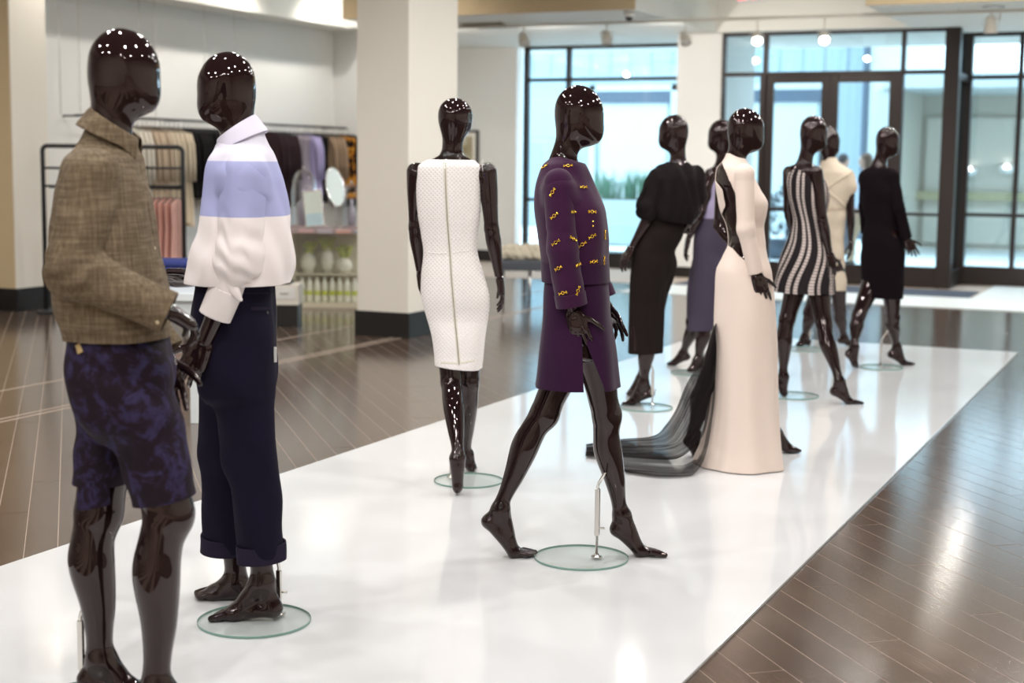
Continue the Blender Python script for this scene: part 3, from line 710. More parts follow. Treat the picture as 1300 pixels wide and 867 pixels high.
# ================================================================== the figure in the purple jacket
m_purple = fabric('purple_crepe', (.036, .0065, .034), .8, .10, 1200, .2, .15); m_purple2 = fabric('dark_purple_crepe', (.027, .0055, .029), .85, .10, 1200, .2, .1)
m_gold = mat('polished_gold', (.95, .60, .08), .22, 1)
M = Man('mannequin', 5.60, -6, (738, 706), FEM, .005)
tag(M.root, 'striding black mannequin in a purple jacket with gold ornaments and a slit purple skirt', 'mannequin')
M.head(735.5, 109, 183, -8); M.neck(714, 205, 0)
TJ = [(372, 690, 773), (354, 689, 773, 0), (330, 688, 772), (300, 684, 772), (270, 680, 769), (246, 680, 760), (225, 684, 751), (210, 690, 744), (203, 697, 738, 0, None, .9), (197, 703, 731, 0, None, 1.0)]
M.torso([(450, 700, 768), (400, 692, 765), (345, 694, 765), (300, 692, 764), (270, 688, 762), (246, 688, 752), (225, 690, 745), (212, 697, 738, 0, None, 1.), (205, 703, 731, 0, None, 1.)])
arm1 = M.arm((709, 232, -.135), (714, 318, -.17), (727, 394, -.155)); arm2 = M.arm((722, 232, .135), (742, 320, .17), (766, 384, .16))
M.hand(arm1[2], M.q(742, 440, -.17)-arm1[2], rt*.3+fw*.9, 1, .5, .1, .5); M.hand(arm2[2], M.q(783, 412, .16)-arm2[2], -fw*.3-rt*.6, -1, [.12, .25, .45, .6], .6)
f1 = M.fullleg((744, 410, -.07), (769, 528), (788, 652), (783, 672), (842, 706), (812, 699), side=1)
f2 = M.fullleg((736, 410, .07), (690, 525), (634, 645), (620, 662), (678, 707), (652, 703), side=-1)
M.build(); M.stand((738, 709), .181, (759, 617, -.0), (768, 600, -.06))
jf = Field(); jf.loft(M.st(TJ, rho=.78), k=.02, n=2.4)
UPJ = [(0, .052), (.2, .055), (.6, .053), (1, .053)]; FOJ = [(0, .053), (.5, .054), (1, .053)]
for a_ in (arm1, arm2):
    c_ = a_[1]+(a_[2]-a_[1])*.98; jf.tube(a_[0], a_[1], UPJ, .03); jf.tube(a_[1], a_[2]+(a_[2]-a_[1])*.1, FOJ, .02)
cuts = [M.zcut(735, 355, False, 0)]
cuts[0] = (M.q(735, 355), (0, 0, -1), M.q(735, 372), .30)
jk0 = jf
# body part and sleeves are cut separately: torso hem first on a field of its own
jt = Field(); jt.loft(M.st(TJ, rho=.78), k=.02, n=2.4)
for a_ in (arm1, arm2): jt.tube(a_[0]*.9+a_[1]*.1, a_[0]*.62+a_[1]*.38, [(0, .056), (.6, .053), (1, .038)], .04)
sl = []
w1_ = waves(3, .10, .0022, (1, 1, .5))
jacket = M.shell('jacket', jt, m_purple, [M.zcut(735, 354.5, False), M.zcut(716, 201, True, 0, tilt=(.25*rt[0], .25*rt[1], 0), rad=.16)], post=w1_)
def sleeve(M, a_, pu, pf, m, parent, t_end=.93, seed=5, wamp=.003, k=.02, cuff=None, name='sleeve', wst=(1, 1, 2.), res=None):
    g = Field(); g.tube(a_[0], a_[1], pu, k); g.tube(a_[1], a_[1]+(a_[2]-a_[1])*(t_end+.12), pf, k)
    return M.shell(name, g, m, [M.cutend(a_[1], a_[2], t_end)], post=creases(a_[0], a_[1], a_[2], wamp, .045, .08, wamp*.35, seed), parent=parent, res=res)
for i, a_ in enumerate((arm1, arm2)): sleeve(M, a_, UPJ, FOJ, m_purple, jacket, .90, 5+i)
# narrow turned cuffs
for a_ in (arm1, arm2):
    g = Field(); A_ = a_[1]+(a_[2]-a_[1])*.70; B_ = a_[1]+(a_[2]-a_[1])*.92; g.tube(A_, B_+(B_-A_)*.4, .0565, .01)
    M.shell('cuff', g, m_purple, [(A_+(B_-A_)*.05, A_-B_, None, 0), (B_, B_-A_, None, 0)], parent=jacket)
collar_pts = []
# hem band
g = Field(); g.loft(M.st(TJ, rho=.78, off=.003), k=.02, n=2.4); M.shell('hem_band', g, m_purple2, [M.zcut(735, 357, False), M.zcut(735, 333, True)], parent=jacket)
# gold ornaments: two knots joined by a ring, set in rows over sleeve, front and back
bvJ = M.tree(jacket); trees = [(bvJ, jacket)]+[(M.tree(c), c) for c in jacket.children if c.name.startswith(('sleeve', 'cuff'))]
def best_hit(M, trees, x, y):
    b = None
    for t_, _ in trees:
        p, n = M.hit(t_, x, y)
        if p is not None:
            d = (p-Vector(CAM-M.base)).length
            if b is None or d < b[0]: b = (d, p, n)
    return (b[1], b[2]) if b else (None, None)
def ornament(p, n, ang, s=1.):
    x = n.cross(Vector((0, 0, 1))).normalized(); y = n.cross(x); u = x*math.cos(ang)+y*math.sin(ang); v = n.cross(u); bm = bmesh.new(); c = p+n*.004
    tube(bm, [c+(u*math.cos(t_)*.0058+v*math.sin(t_)*.0058)*s for t_ in np.linspace(0, 2*math.pi, 11)[:-1]], .0016*s, 5, closed=True)
    for e in (-1, 1):
        for w in (0, 1): ball(bm, c+u*e*(.0098+.0052*w)*s+v*(.003*w)*s, .0031*s, u=7, v=5)
        ball(bm, c+u*e*.015*s-v*.003*s, .0028*s, u=7, v=5)
    return bm
for (x, y, an) in [(702, 244, 1.0), (740, 238, 0), (704, 274, .7), (727.5, 269, 0), (751, 269, 0), (706, 308, .6), (727, 303, -.4), (739, 310, .6), (751, 300, .4), (709.5, 340, .5), (733, 336, .2), (753, 332, .1), (715, 371.5, .3), (721, 211, .1), (692, 212, .5), (767, 298, 1.5), (766, 331, 1.5), (733, 369, 1.2)]:
    p, n = best_hit(M, trees, x, y)
    if p is not None: obj('gold_ornament', ornament(p, n, an), m_gold, jacket, smooth=True)
for (x, y, r_) in [(711, 396-1, .0075), (752, 281, .0035), (752, 287, .0035)]:
    p, n = best_hit(M, trees, x, y)
    if p is not None: bm = bmesh.new(); ball(bm, p+n*.003, r_, u=10, v=6); obj('button', bm, m_gold, jacket, smooth=True)
# skirt with a slit where the front leg steps through
TS = [(505, 677, 790), (487, 681, 787), (440, 686, 782), (400, 690, 775), (372, 691, 773), (345, 694, 769)]
g = Field(); g.loft(M.st(TS, rho=.80), k=.02, n=3.0)
pz = M.q(735, 487)
def folds(n, amp, z0, z1, c, seed=1):
    R = np.random.RandomState(seed); P_ = [(n+i, R.rand()*6.28, R.rand()) for i in range(-2, 3)]
    def f(X, Y, Z):
        t_ = np.arctan2(Y-c[1], X-c[0]); k_ = np.clip((z1-Z)/(z1-z0), 0, 1.2)
        return sum(np.sin(m*t_+p+Z*2)*w for m, p, w in P_)*amp*k_*.6
    return f
me = to_mesh('skirt', [g.mesh(.0055, folds(7, .006, M.q(735, 487)[2], M.q(735, 380)[2], M.q(733, 440)))])
merge_bm_cut(me, [M.zcut(735, 488, False), M.zcut(735, 348, True)])
bm = bmesh.new(); bm.from_mesh(me)
a1, a2, a3 = M.q(738, 490), M.q(736, 415), M.q(766, 490)
def wedge(bm, tip, p1, p2):
    vd = fw; n1 = Vector(np.cross(tip-p1, vd)).normalized(); n2 = Vector(np.cross(p2-tip, vd)).normalized()
    mid = Vector((p1+p2)/2)
    if (mid-Vector(tip)).dot(n1) < 0: n1 = -n1
    if (mid-Vector(tip)).dot(n2) < 0: n2 = -n2
    for n in (n1, n2): bmesh.ops.bisect_plane(bm, geom=bm.faces[:]+bm.edges[:]+bm.verts[:], dist=1e-5, plane_co=Vector(tip), plane_no=n)
    cen = Vector(tip)
    dl = [f for f in bm.faces if (f.calc_center_median()-cen).dot(n1) > 0 and (f.calc_center_median()-cen).dot(n2) > 0 and (f.calc_center_median()-Vector(M.q(735, 440))).dot(Vector(fw)) < 0]
    bmesh.ops.delete(bm, geom=dl, context='FACES')
wedge(bm, a2, a1, a3); bm.to_mesh(me); bm.free()
sk = link('skirt', me, m_purple2, M.root); md = sk.modifiers.new('cloth', 'SOLIDIFY'); md.thickness = .004; md.offset = -.2
# ================================================================== man in the brown-grey shirt and patterned shorts (nearest)
def sh_collar(M, c, fdir, r0, h, m, parent, tilt=.35, open_=.34, name='collar', spread=1.28):
    bm = bmesh.new(); c = Vector(c); Fv = Vector(fdir); Z = Vector((0, 0, 1)); Lv = Z.cross(Fv)
    Zt = (Z*math.cos(tilt)-Fv*-math.sin(tilt)).normalized(); Ft = Lv.cross(Zt)*-1; Ft = Zt.cross(Lv)*-1 if False else (Lv.cross(Zt))
    prof = [(.98, 0.), (.95, .55), (.96, 1.0), (1.03, 1.06), (1.12, .78), (1.2, .35), (spread, -.02)]
    rows = []
    n = 44
    for i in range(n+1):
        a = open_+(2*math.pi-2*open_)*i/n; row = []; e = min(i, n-i)/n
        tip = max(0, 1-e/.12)
        for j, (q, z) in enumerate(prof):
            rr = r0*q; zz = z*h*(1+.25*math.cos(a-math.pi))
            if j >= 4: zz -= h*.55*tip*(j-3)/3; rr += r0*.05*tip
            row.append(bm.verts.new(c+Ft*math.cos(a)*rr*1.05+Lv*math.sin(a)*rr+Zt*zz))
        rows.append(row)
    for A, B in zip(rows, rows[1:]):
        for j in range(len(prof)-1): bm.faces.new((A[j], A[j+1], B[j+1], B[j]))
    o = obj(name, bm, m, parent, smooth=True); md = o.modifiers.new('cloth', 'SOLIDIFY'); md.thickness = .003
    md = o.modifiers.new('round', 'SUBSURF'); md.levels = 1; md.render_levels = 1
    return o
def surf_strip(M, trees, pts, w, m, name, parent, lift=.0015, thick=.0015):
    """a narrow band of cloth or metal laid on the garment along frame points"""
    P_ = []
    for (x0, y0), (x1, y1) in zip(pts, pts[1:]):
        n = max(2, int(math.hypot(x1-x0, y1-y0)/4))
        for i in range(n): P_.append((x0+(x1-x0)*i/n, y0+(y1-y0)*i/n))
    P_.append(pts[-1]); bm = bmesh.new(); rows = []; H = [best_hit(M, trees, *p) for p in P_]; H = [h for h in H if h[0] is not None]
    for i, (p, n) in enumerate(H):
        d = (H[min(i+1, len(H)-1)][0]-H[max(i-1, 0)][0]).normalized(); s = n.cross(d).normalized()
        rows.append([bm.verts.new(p+s*w*t_/2+n*(lift if abs(t_) < .9 else lift*.3)) for t_ in (-1, -.85, 0, .85, 1)])
    for A, B in zip(rows, rows[1:]):
        for j in range(4): bm.faces.new((A[j], A[j+1], B[j+1], B[j]))
    if len(rows) < 2: bm.free(); return None
    return obj(name, bm, m, parent, smooth=True)
def discs(M, trees, pts, r, m, name, parent):
    for x, y in pts:
        p, n = best_hit(M, trees, x, y)
        if p is not None:
            bm = bmesh.new(); ball(bm, (0, 0, 0), (r, r, r*.35), u=12, v=6); q = n.to_track_quat('Z', 'Y').to_matrix().to_4x4(); q.translation = p+n*r*.3
            bmesh.ops.transform(bm, matrix=q, verts=bm.verts); obj(name, bm, m, parent, smooth=True)
m_linen = mat('brown_grey_chambray', (.16, .12, .085), .85); t = NT(m_linen); t.b.inputs['Specular IOR Level'].default_value = .2
ca = t.noise(9, 3, .6, t.co((1, 1, 14))); cb = t.noise(9, 3, .6, t.co((14, 14, 1))); cc = t.math('MULTIPLY', t.math('ADD', ca, cb), .5)
t.color(t.ramp(cc, [(.36, (.085, .060, .036)), (.5, (.14, .104, .066)), (.66, (.22, .17, .115))])); t.bump(t.noise(700, 2), .25, .001)
m_linen2 = m_linen
m_pearl = mat('pale_shell_button', (.62, .52, .34), .3)
m_floral = mat('navy_floral_cloth', (.03, .02, .06), .8); t = NT(m_floral); t.b.inputs['Specular IOR Level'].default_value = .25
v1 = t.noise(15, 3, .55, dist=1.2); v2 = t.noise(34, 3, .6, dist=.6); vv = t.math('ADD', t.math('MULTIPLY', v1, .7), t.math('MULTIPLY', v2, .3))
t.color(t.ramp(vv, [(.44, (.010, .004, .010)), (.50, (.014, .006, .017)), (.54, (.022, .015, .048)), (.62, (.032, .026, .078)), (.68, (.014, .007, .02))])); t.bump(t.noise(600, 2), .2, .001)
M = Man('mannequin', 3.98, 0, (165, 900), MAL, .0055)
tag(M.root, 'nearest black male mannequin in a brown grey shirt and navy floral shorts', 'mannequin')
M.head(158, 38, 143, 4); M.neck(137, 182, 0)
R1 = [(445, 92, 213), (425, 88, 214), (400, 80, 211), (350, 74, 204), (300, 72, 195), (250, 76, 187), (222, 84, 181), (202, 91, 177), (188, 98, 172, 0, None, .9), (174, 106, 168, 0, None, 1.05), (160, 112, 163, 0, None, 1.1)]
M.torso([(515, 115, 195), (480, 98, 212)]+R1, rho=.62, off=-.024)
ar1 = M.arm((117, 222, -.17), (93, 343, -.215), (206, 393, -.19)); ar2 = M.arm((128, 222, .17), (132, 345, .21), (205, 440, .18))
M.hand(ar1[2]+rt*.012, rt*.42+fw*.66-UP*.38, -UP*.80-rt*.5, 1, [.6, .68, .76, .84], .5, .4, .9); M.hand(ar2[2]+np.array((0, 0, -.02)), M.q(222, 510, .15)-ar2[2], -fw, -1, .3, .2)
MALS = dict(MAL); MALS['th'] = [(0, .078), (.35, .080), (.75, .070), (1, .064)]; M.k = MALS
f1 = M.fullleg((163, 460, -.075), (213, 652), (198, 868), (183, 900), (270, 912), side=1, bend=.02); f2 = M.fullleg((148, 460, .075), (124, 650), (127, 835), (112, 862), (188, 884), side=-1, bend=.02)
M.build()
c = G(140, 889); M.stand((128, 893), .185, (102, 783, .1), (118, 742, .09))
g = Field(); g.loft(M.st(R1, rho=.64), k=.03, n=2.4)
for a_ in (ar1, ar2): g.tube(a_[0]*.95+a_[1]*.05, a_[0]*.7+a_[1]*.3, [(0, .070), (.6, .066), (1, .050)], .05)
shirt = M.shell('shirt', g, m_linen, [M.zcut(150, 425, False, tilt=(0, 0, 0)), M.zcut(137, 168, True, 0, tilt=.45*rt, rad=.16)], post=waves(11, .13, .006, (1, 1, .7)))
UPM = [(0, .068), (.3, .068), (.7, .066), (1, .065)]; FOM = [(0, .065), (.35, .060), (.7, .054), (1, .051)]
for i, a_ in enumerate((ar1, ar2)): sleeve(M, a_, UPM, FOM, m_linen, shirt, 1.06, 21+i, .0085, .03)
for a_ in (ar1, ar2):
    g = Field(); A_ = a_[1]+(a_[2]-a_[1])*.86; B_ = a_[1]+(a_[2]-a_[1])*1.08; g.tube(A_, B_+(B_-A_)*.4, .0545, .01); M.shell('cuff', g, m_linen, [(A_, A_-B_, None, 0), (B_, B_-A_, None, 0)], parent=shirt)
sh_collar(M, M.q(139, 176), M.dirf(4), .070, .045, m_linen2, shirt, .42)
trees = [(M.tree(shirt), shirt)]+[(M.tree(c_), c_) for c_ in shirt.children if c_.name.startswith(('sleeve', 'cuff'))]
discs(M, trees, [(200, 409)], .0055, m_pearl, 'button', shirt); discs(M, trees, [(196, 315)], .005, m_pearl, 'button', shirt)
surf_strip(M, trees[:1], [(178, 210), (187, 250), (195, 300), (203, 350), (209, 385)], .030, m_linen, 'placket', shirt, .003)
g = Field(); g.loft(M.st([(560, 125, 200, 0, None, .9), (535, 108, 216), (515, 100, 219), (480, 94, 217), (450, 91, 216), (432, 94, 213), (415, 98, 208), (395, 101, 205)], rho=.66), k=.03, n=2.3)
kA, kB = M.q(160, 462, -.075), M.q(213, 655, -.05); g.tube(kA, kB+(kB-kA)*.25, [(0, .082), (.6, .080), (1, .082)], .05)
kC, kD = M.q(147, 462, .08), M.q(123, 640, .05); g.tube(kC, kD+(kD-kC)*.25, [(0, .085), (.6, .070), (1, .068)], .05)
g.p[0] = g.p[0]
M.cover(g, 0, .008); M.cover(g, 1, .008); mid = M.q(165, 600)
shorts = M.shell('shorts', g, m_floral, [(M.q(208, 633, -.05), (M.q(213, 640, -.05)-M.q(188, 520, -.05)), mid, -fw), (M.q(122, 614, .05), (0, 0, -1), mid, fw), M.zcut(150, 405, True)], post=waves(31, .12, .0055, (1, 1, 1)))
surf_strip(M, [(M.tree(shorts), shorts)], [(99, 437), (102.5, 448)], .022, mat('tan_waist_label', (.52, .38, .18), .7), 'waist_label', shorts, .003)
# ================================================================== man in the two-tone shirt and cuffed trousers
m_tone = mat('white_and_periwinkle_shirting', (.8, .76, .78), .75); t = NT(m_tone); t.b.inputs['Specular IOR Level'].default_value = .25
M = Man('mannequin', 4.85, 180, (318, 786), MAL, .0055)
zb = float(M.q(300, 273)[2]); zy = float(M.q(300, 205)[2])
z = t.xyz()[2]
cz = t.ramp(t.math('ADD', t.math('MULTIPLY', z, 1.), -.9), [(0, (.80, .74, .74)), (zb-.9, (.36, .38, .63)), (zy-.9, (.66, .64, .74))], 'CONSTANT'); t.color(cz); t.bump(t.noise(900, 2), .15, .001)
m_yoke = mat('pale_lilac_fine_stripe', (.66, .64, .76), .75); t = NT(m_yoke); wv = t.n('ShaderNodeTexWave', bands_direction='DIAGONAL'); wv.inputs['Scale'].default_value = 90; t.l(t.co(), wv.inputs[0])
t.color(t.mix(wv.outputs['Fac'], (.60, .57, .72), (.72, .70, .80)))
m_wcuff = fabric('white_cotton', (.80, .74, .74), .75, .03, 900, .15); m_navy = fabric('navy_wool', (.008, .006, .018), .85, .15, 900, .3); m_navyl = fabric('navy_wool_inside', (.020, .015, .032), .9, .12, 700, .3)
tag(M.root, 'black male mannequin facing left in a white and lilac shirt with cuffed navy trousers', 'mannequin')
M.head(287, 67, 156, 183); M.neck(305, 190, 0)
R2 = [(385, 247, 366), (355, 243, 368), (335, 246, 370), (300, 252, 368), (262, 259, 363), (232, 264, 357), (212, 268, 350), (196, 273, 344), (184, 279, 338, 0, None, .9), (172, 284, 333, 0, None, 1.), (160, 288, 330, 0, None, 1.05)]
M.torso([(455, 255, 342), (400, 252, 348), (365, 252, 350)]+R2[2:], rho=.64, off=-.024)
ar1 = M.arm((311, 222, -.165), (303, 330, -.2), (260, 432, -.19)); ar2 = M.arm((305, 225, .165), (300, 325, .2), (256, 352, .12))
M.hand(ar1[2], M.q(231, 492, -.19)-ar1[2], fw, -1, [.35, .4, .45, .5], .35); M.hand(ar2[2], M.q(214, 352, .1)-ar2[2], -UP*.8-fw*.45, 1, [.6, .7, .75, .8], .5, .5, 1.1)
M.k = MALS; f1 = M.fullleg((308, 430, -.075), (315, 585), (334, 738), (347, 772), (272, 786), (298, 789), side=-1, bend=.015, front=180); f2 = M.fullleg((296, 430, .075), (284, 575), (300, 735), (312, 757), (249, 760), (272, 765), side=1, bend=.015, front=180)
M.build(); M.stand((323, 789), .185, (354, 720, -.02), (345, 690, -.05))
g = Field(); g.loft(M.st(R2, rho=.66), k=.03, n=2.4)
for a_ in (ar1, ar2): g.tube(a_[0]*.95+a_[1]*.05, a_[0]*.7+a_[1]*.3, [(0, .072), (.6, .068), (1, .052)], .05)
shirt = M.shell('shirt', g, m_tone, [M.zcut(305, 357, False), M.zcut(308, 170, True, 0, tilt=-.45*rt, rad=.16)], post=waves(12, .12, .006, (1, 1, .6)))
UPM2 = [(0, .070), (.4, .070), (.8, .069), (1, .070)]; FOM2 = [(0, .070), (.2, .068), (.38, .058), (.7, .050), (1, .050)]
for i, a_ in enumerate((ar1, ar2)): sleeve(M, a_, UPM2, FOM2, m_tone, shirt, .42 if i == 0 else .8, 41+i, .008, .03, wst=(1, 1, 2.5))
a_ = ar1; g = Field(); A_ = a_[1]+(a_[2]-a_[1])*.36; B_ = a_[1]+(a_[2]-a_[1])*.70; g.tube(A_, B_+(B_-A_)*.4, [(0, .052), (1, .050)], .01); M.shell('cuff', g, m_wcuff, [(A_, A_-B_, None, 0), (B_, B_-A_, None, 0)], parent=shirt)
g = Field(); T_ = M.q(300, 366, -.24); g.tube(T_+rt*-.03+UP*.03, T_+rt*.012-UP*.035, [(0, .018), (.6, .016), (1, .008)], .01, flat=(fw, .5)); M.shell('cuff_tab', g, m_wcuff, parent=shirt, thick=0, res=.004)
sh_collar(M, M.q(308, 180), M.dirf(182), .068, .050, m_yoke, shirt, .42)
g = Field(); g.loft(M.st([(510, 262, 338, 0, None, .9), (495, 252, 347), (475, 248, 349), (440, 247, 346), (400, 248, 348), (372, 250, 347), (345, 250, 346)], rho=.66), k=.03, n=2.3)
kA, kB = M.q(308, 420, -.075), M.q(333, 706, f1); kC, kD = M.q(288, 420, .08), M.q(285, 694, f2)
g.tube(kA, kB+(kB-kA)*.2, [(0, .082), (.5, .076), (.83, .072), (1, .072)], .05); g.tube(kC, kD+(kD-kC)*.2, [(0, .084), (.5, .080), (.83, .074), (1, .074)], .05)
M.cover(g, 0, .010, True); M.cover(g, 1, .010, True); mid = M.q(305, 690, (f1+f2)/2)
tr = M.shell('trousers', g, m_navy, [(kB, kB-kA, mid, -fw), (kD, kD-kC, mid, fw), M.zcut(300, 350, True)], post=waves(51, .13, .005, (1.2, 1.2, .5)))
for K0, K1, r_, fr in ((kA, kB, .0775, .065), (kC, kD, .0785, .068)):
    g = Field(); d_ = nrm(K1-K0); A_ = K1-d_*.045; B_ = K1+d_*.012; g.tube(A_-d_*.02, B_+d_*.06, r_, .01)
    M.shell('trouser_cuff', g, m_navyl, [(A_, A_-B_, None, 0), (B_, B_-A_, None, 0)], parent=tr, thick=.006, post=waves(61, .10, .003, (1, 1, 1)))
trees = [(M.tree(tr), tr)]
surf_strip(M, trees, [(302, 372), (345, 372)], .006, m_navyl, 'waist_seam', tr, .002); surf_strip(M, trees, [(318, 392), (342, 392)], .012, m_navyl, 'back_pocket', tr, .003)
discs(M, trees, [(339, 397)], .006, m_rack, 'button', tr)
tg = M.q(347, 440, -.08); box('price_tag', -.012, .012, -.001, .001, -.05, 0, m_white, tr).location = tg
tub('tag_string', [tg, tg+UP*.09-rt*.01], .0009, m_white, tr, 5)
# ================================================================== white mesh dress seen from behind
m_mesh = mat('white_honeycomb_knit', (.84, .80, .78), .8); t = NT(m_mesh); t.b.inputs['Specular IOR Level'].default_value = .2
M = Man('mannequin', 6.95, 90, (590, 615), FEM, .0055)
cx_ = t.n('ShaderNodeSeparateXYZ'); t.l(t.co((1, 1, 1), (0, 0, -PSI)), cx_.inputs[0])
hx = t.math('COSINE', t.math('MULTIPLY', t.math('ADD', cx_.outputs[0], cx_.outputs[2]), 165.)); hz_ = t.math('COSINE', t.math('MULTIPLY', t.math('SUBTRACT', cx_.outputs[0], cx_.outputs[2]), 165.)); hex_ = t.math('ABSOLUTE', t.math('MULTIPLY', hx, hz_))
hz = t.xyz()[2]; zt1, zt2 = float(M.q(575, 320)[2]), float(M.q(575, 405)[2])
hole = t.ramp(hex_, [(.35, 1.), (.7, 0.)]); up_ = t.ramp(hz, [(zt1-.02, 0.), (zt1+.02, 1.)])
low_ = t.ramp(hz, [(zt2-.01, 0.), (zt2, 1.)])
t.color(t.mix(t.math('MULTIPLY', t.math('SUBTRACT', 1., hole), t.math('ADD', t.math('MULTIPLY', up_, .45), t.math('MULTIPLY', low_, .22))), (.86, .82, .81), (.26, .21, .19))); t.bump(hole, .6, .003)
tag(M.root, 'black mannequin seen from behind in a white sleeveless honeycomb knit dress with a long zip', 'mannequin')
M.head(578, 125, 172, 68); M.neck(574, 199, 0)
R3 = [(480, 557, 607, -.02, None, 1.1), (463, 556, 608, -.02, None, 1.1), (450, 555.5, 609, -.02, None, 1.), (430, 551, 612, -.01, None, .95), (400, 541, 619), (378, 536, 621), (350, 536, 614), (318, 538, 605), (300, 535.5, 605), (270, 531.5, 608), (240, 529.5, 609), (222, 530, 610), (212, 532, 610), (206, 540, 605), (202, 548, 600, 0, None, .7), (197, 556, 592, 0, None, .9)]
M.torso([(440, 553, 610), (400, 543, 617), (375, 538, 619), (350, 538, 612), (318, 540, 603), (300, 538, 603), (270, 533, 606), (240, 529, 609), (222, 526, 613), (212, 530, 611), (206, 538, 604), (202, 548, 599, 0, None, .75), (196, 560, 588, 0, None, .95)], rho=.62, off=-.004)
ar1 = M.arm((528, 218, 0), (528, 288, .03), (534, 345, .06)); ar2 = M.arm((619, 218, 0), (624, 290, -.01), (634, 352, .02))
M.hand(ar1[2], -UP+rt*.05+fw*.1, rt, -1, .35, .15); M.hand(ar2[2], M.q(640, 388, .02)-ar2[2], -rt, 1, .4, .15)
M.s = 0
M.k = dict(FEM); M.k['th'] = [(0, .062), (.5, .058), (1, .048)]; M.k['ca'] = [(0, .047), (.3, .049), (.65, .038), (.88, .028), (1, .029)]
f1 = M.fullleg((566, 390, -.02), (573, 485), (582, 580), (582, 592), (580, 628), (581, 618), kdd=-.045, front=90, side=1)
f2 = M.fullleg((598, 390, .03), (595, 485), (591, 575), (588, 584), (603, 598), (598, 592), kdd=.04, front=90, side=-1)
M.build(); M.stand((595, 611), .165, (573, 588, .08), (585, 560, .05))
for a_, s_ in ((ar1, 1), (ar2, 1)):
    bm = bmesh.new(); d_ = nrm(a_[2]-a_[1]); M4 = Vector(d_).to_track_quat('Z', 'Y').to_matrix().to_4x4(); M4.translation = Vector(a_[2]-d_*.004)
    lathe(bm, [(.0205, -.002), (.0215, 0), (.0205, .002)], 24, M4); obj('wrist_seam', bm, m_steel, M.root, smooth=True)
g = Field(); g.loft(M.st(R3, rho=.70, off=.004), k=.02, n=2.4)
sd, sd2 = M.q(530, 222), M.q(611, 222)
for A_, x_ in ((sd, -1), (sd2, 1)): pass
M.cover(g, 0, .006); M.cover(g, 1, .006)
dress = M.shell('dress', g, m_mesh, [M.zcut(582, 465, False, tilt=-.10*rt+0*fw), M.zcut(574, 203, True, 0, tilt=.0*fw, rad=.11), (M.q(530.5, 222), -rt+.12*UP, M.q(530, 215), .12), (M.q(610.5, 222), rt+.12*UP, M.q(611, 215), .12)], post=waves(71, .2, .002, (1, 1, 1)))
trees = [(M.tree(dress), dress)]
m_tape = fabric('cream_zip_tape', (.70, .66, .58), .8, .04, 800, .2)
zp = [(565, 206), (566, 240), (568, 280), (571, 318), (573, 350), (577, 400), (581, 440), (583, 463)]
surf_strip(M, trees, zp, .016, m_tape, 'zip_tape', dress, .003); z_ = surf_strip(M, trees, zp, .0055, m_steel, 'zip', dress, .0055)
p, n = best_hit(M, trees, 565, 209)
if p is not None: o = box('zip_pull', -.003, .003, -.002, .002, -.03, 0, m_steel, dress, .001); o.location = p+n*.006
surf_strip(M, trees, [(537, 319), (555, 322), (572, 321), (590, 319), (604, 316)], .005, m_mesh, 'waist_seam', dress, .003)
surf_strip(M, trees, [(556, 460), (570, 461), (583, 461), (606, 457)], .012, m_tape, 'hem', dress, .002)
tub('clear_tag_string', [M.q(613, 218, -.04), M.q(612, 208, -.045), M.q(613, 203, -.04)], .0012, m_white, M.root, 5)
# ================================================================== black draped top and long skirt
m_blk = fabric('black_crepe', (.009, .0065, .0065), .85, .15, 800, .3); m_blk2 = fabric('black_brown_jersey', (.013, .0085, .008), .85, .15, 800, .3)
M = Man('mannequin', 9.25, 125, (818, 514), FEM, .007)
tag(M.root, 'black mannequin in a boxy black top and long black skirt beside the left window', 'mannequin')
M.head(855, 146, 189, 160); M.neck(861, 209, 0)
M.torso([(345, 808, 843), (325, 809, 852), (300, 817, 866), (285, 822, 864), (260, 828, 876), (235, 831, 884), (218, 834, 884), (212, 838, 880), (207, 848, 874, 0, None, .9), (203, 853, 869, 0, None, 1)], rho=.66, off=-.006)
ar1 = M.arm((838, 222, -.05), (826, 272, -.08), (802, 314, -.06)); ar2 = M.arm((882, 222, .05), (883, 268, .08), (868, 292, .12))
M.hand(ar1[2], M.q(787, 342, -.06)-ar1[2], rt*.8+fw*.4, -1, .4, .5); M.hand(ar2[2], M.q(852, 288, .13)-ar2[2], -fw, 1, .5, .2)
f1 = M.fullleg((828, 335, -.03), (819, 428), (818, 484), (826, 499), (791, 514), (802, 513), front=150, side=-1); f2 = M.fullleg((842, 335, .04), (823, 425), (815, 478), (811, 490), (797, 503), (801, 500), front=150, side=1)
M.build(); M.stand((820, 518), .165, (829, 470, 0), (822, 452, 0))
g = Field(); g.loft(M.st([(300, 826, 874), (281, 824, 880), (270, 822, 886), (250, 822, 888), (230, 823, 888), (218, 828, 884), (211, 836, 879), (206, 846, 873, 0, None, .8), (201, 852, 869, 0, None, .9)], rho=.74), k=.03, n=2.4)
g.tube(M.q(836, 222, -.05), M.q(822, 262, -.08), [(0, .05), (1, .075)], .03)
g.tube(M.q(882, 222, .05), M.q(885, 250, .07), [(0, .055), (1, .065)], .03)
top = M.shell('top', g, m_blk, [M.zcut(850, 281, False, tilt=-.15*rt), M.zcut(861, 206, True, rad=.12)], post=waves(81, .09, .006, (1.2, 1.2, .4)))
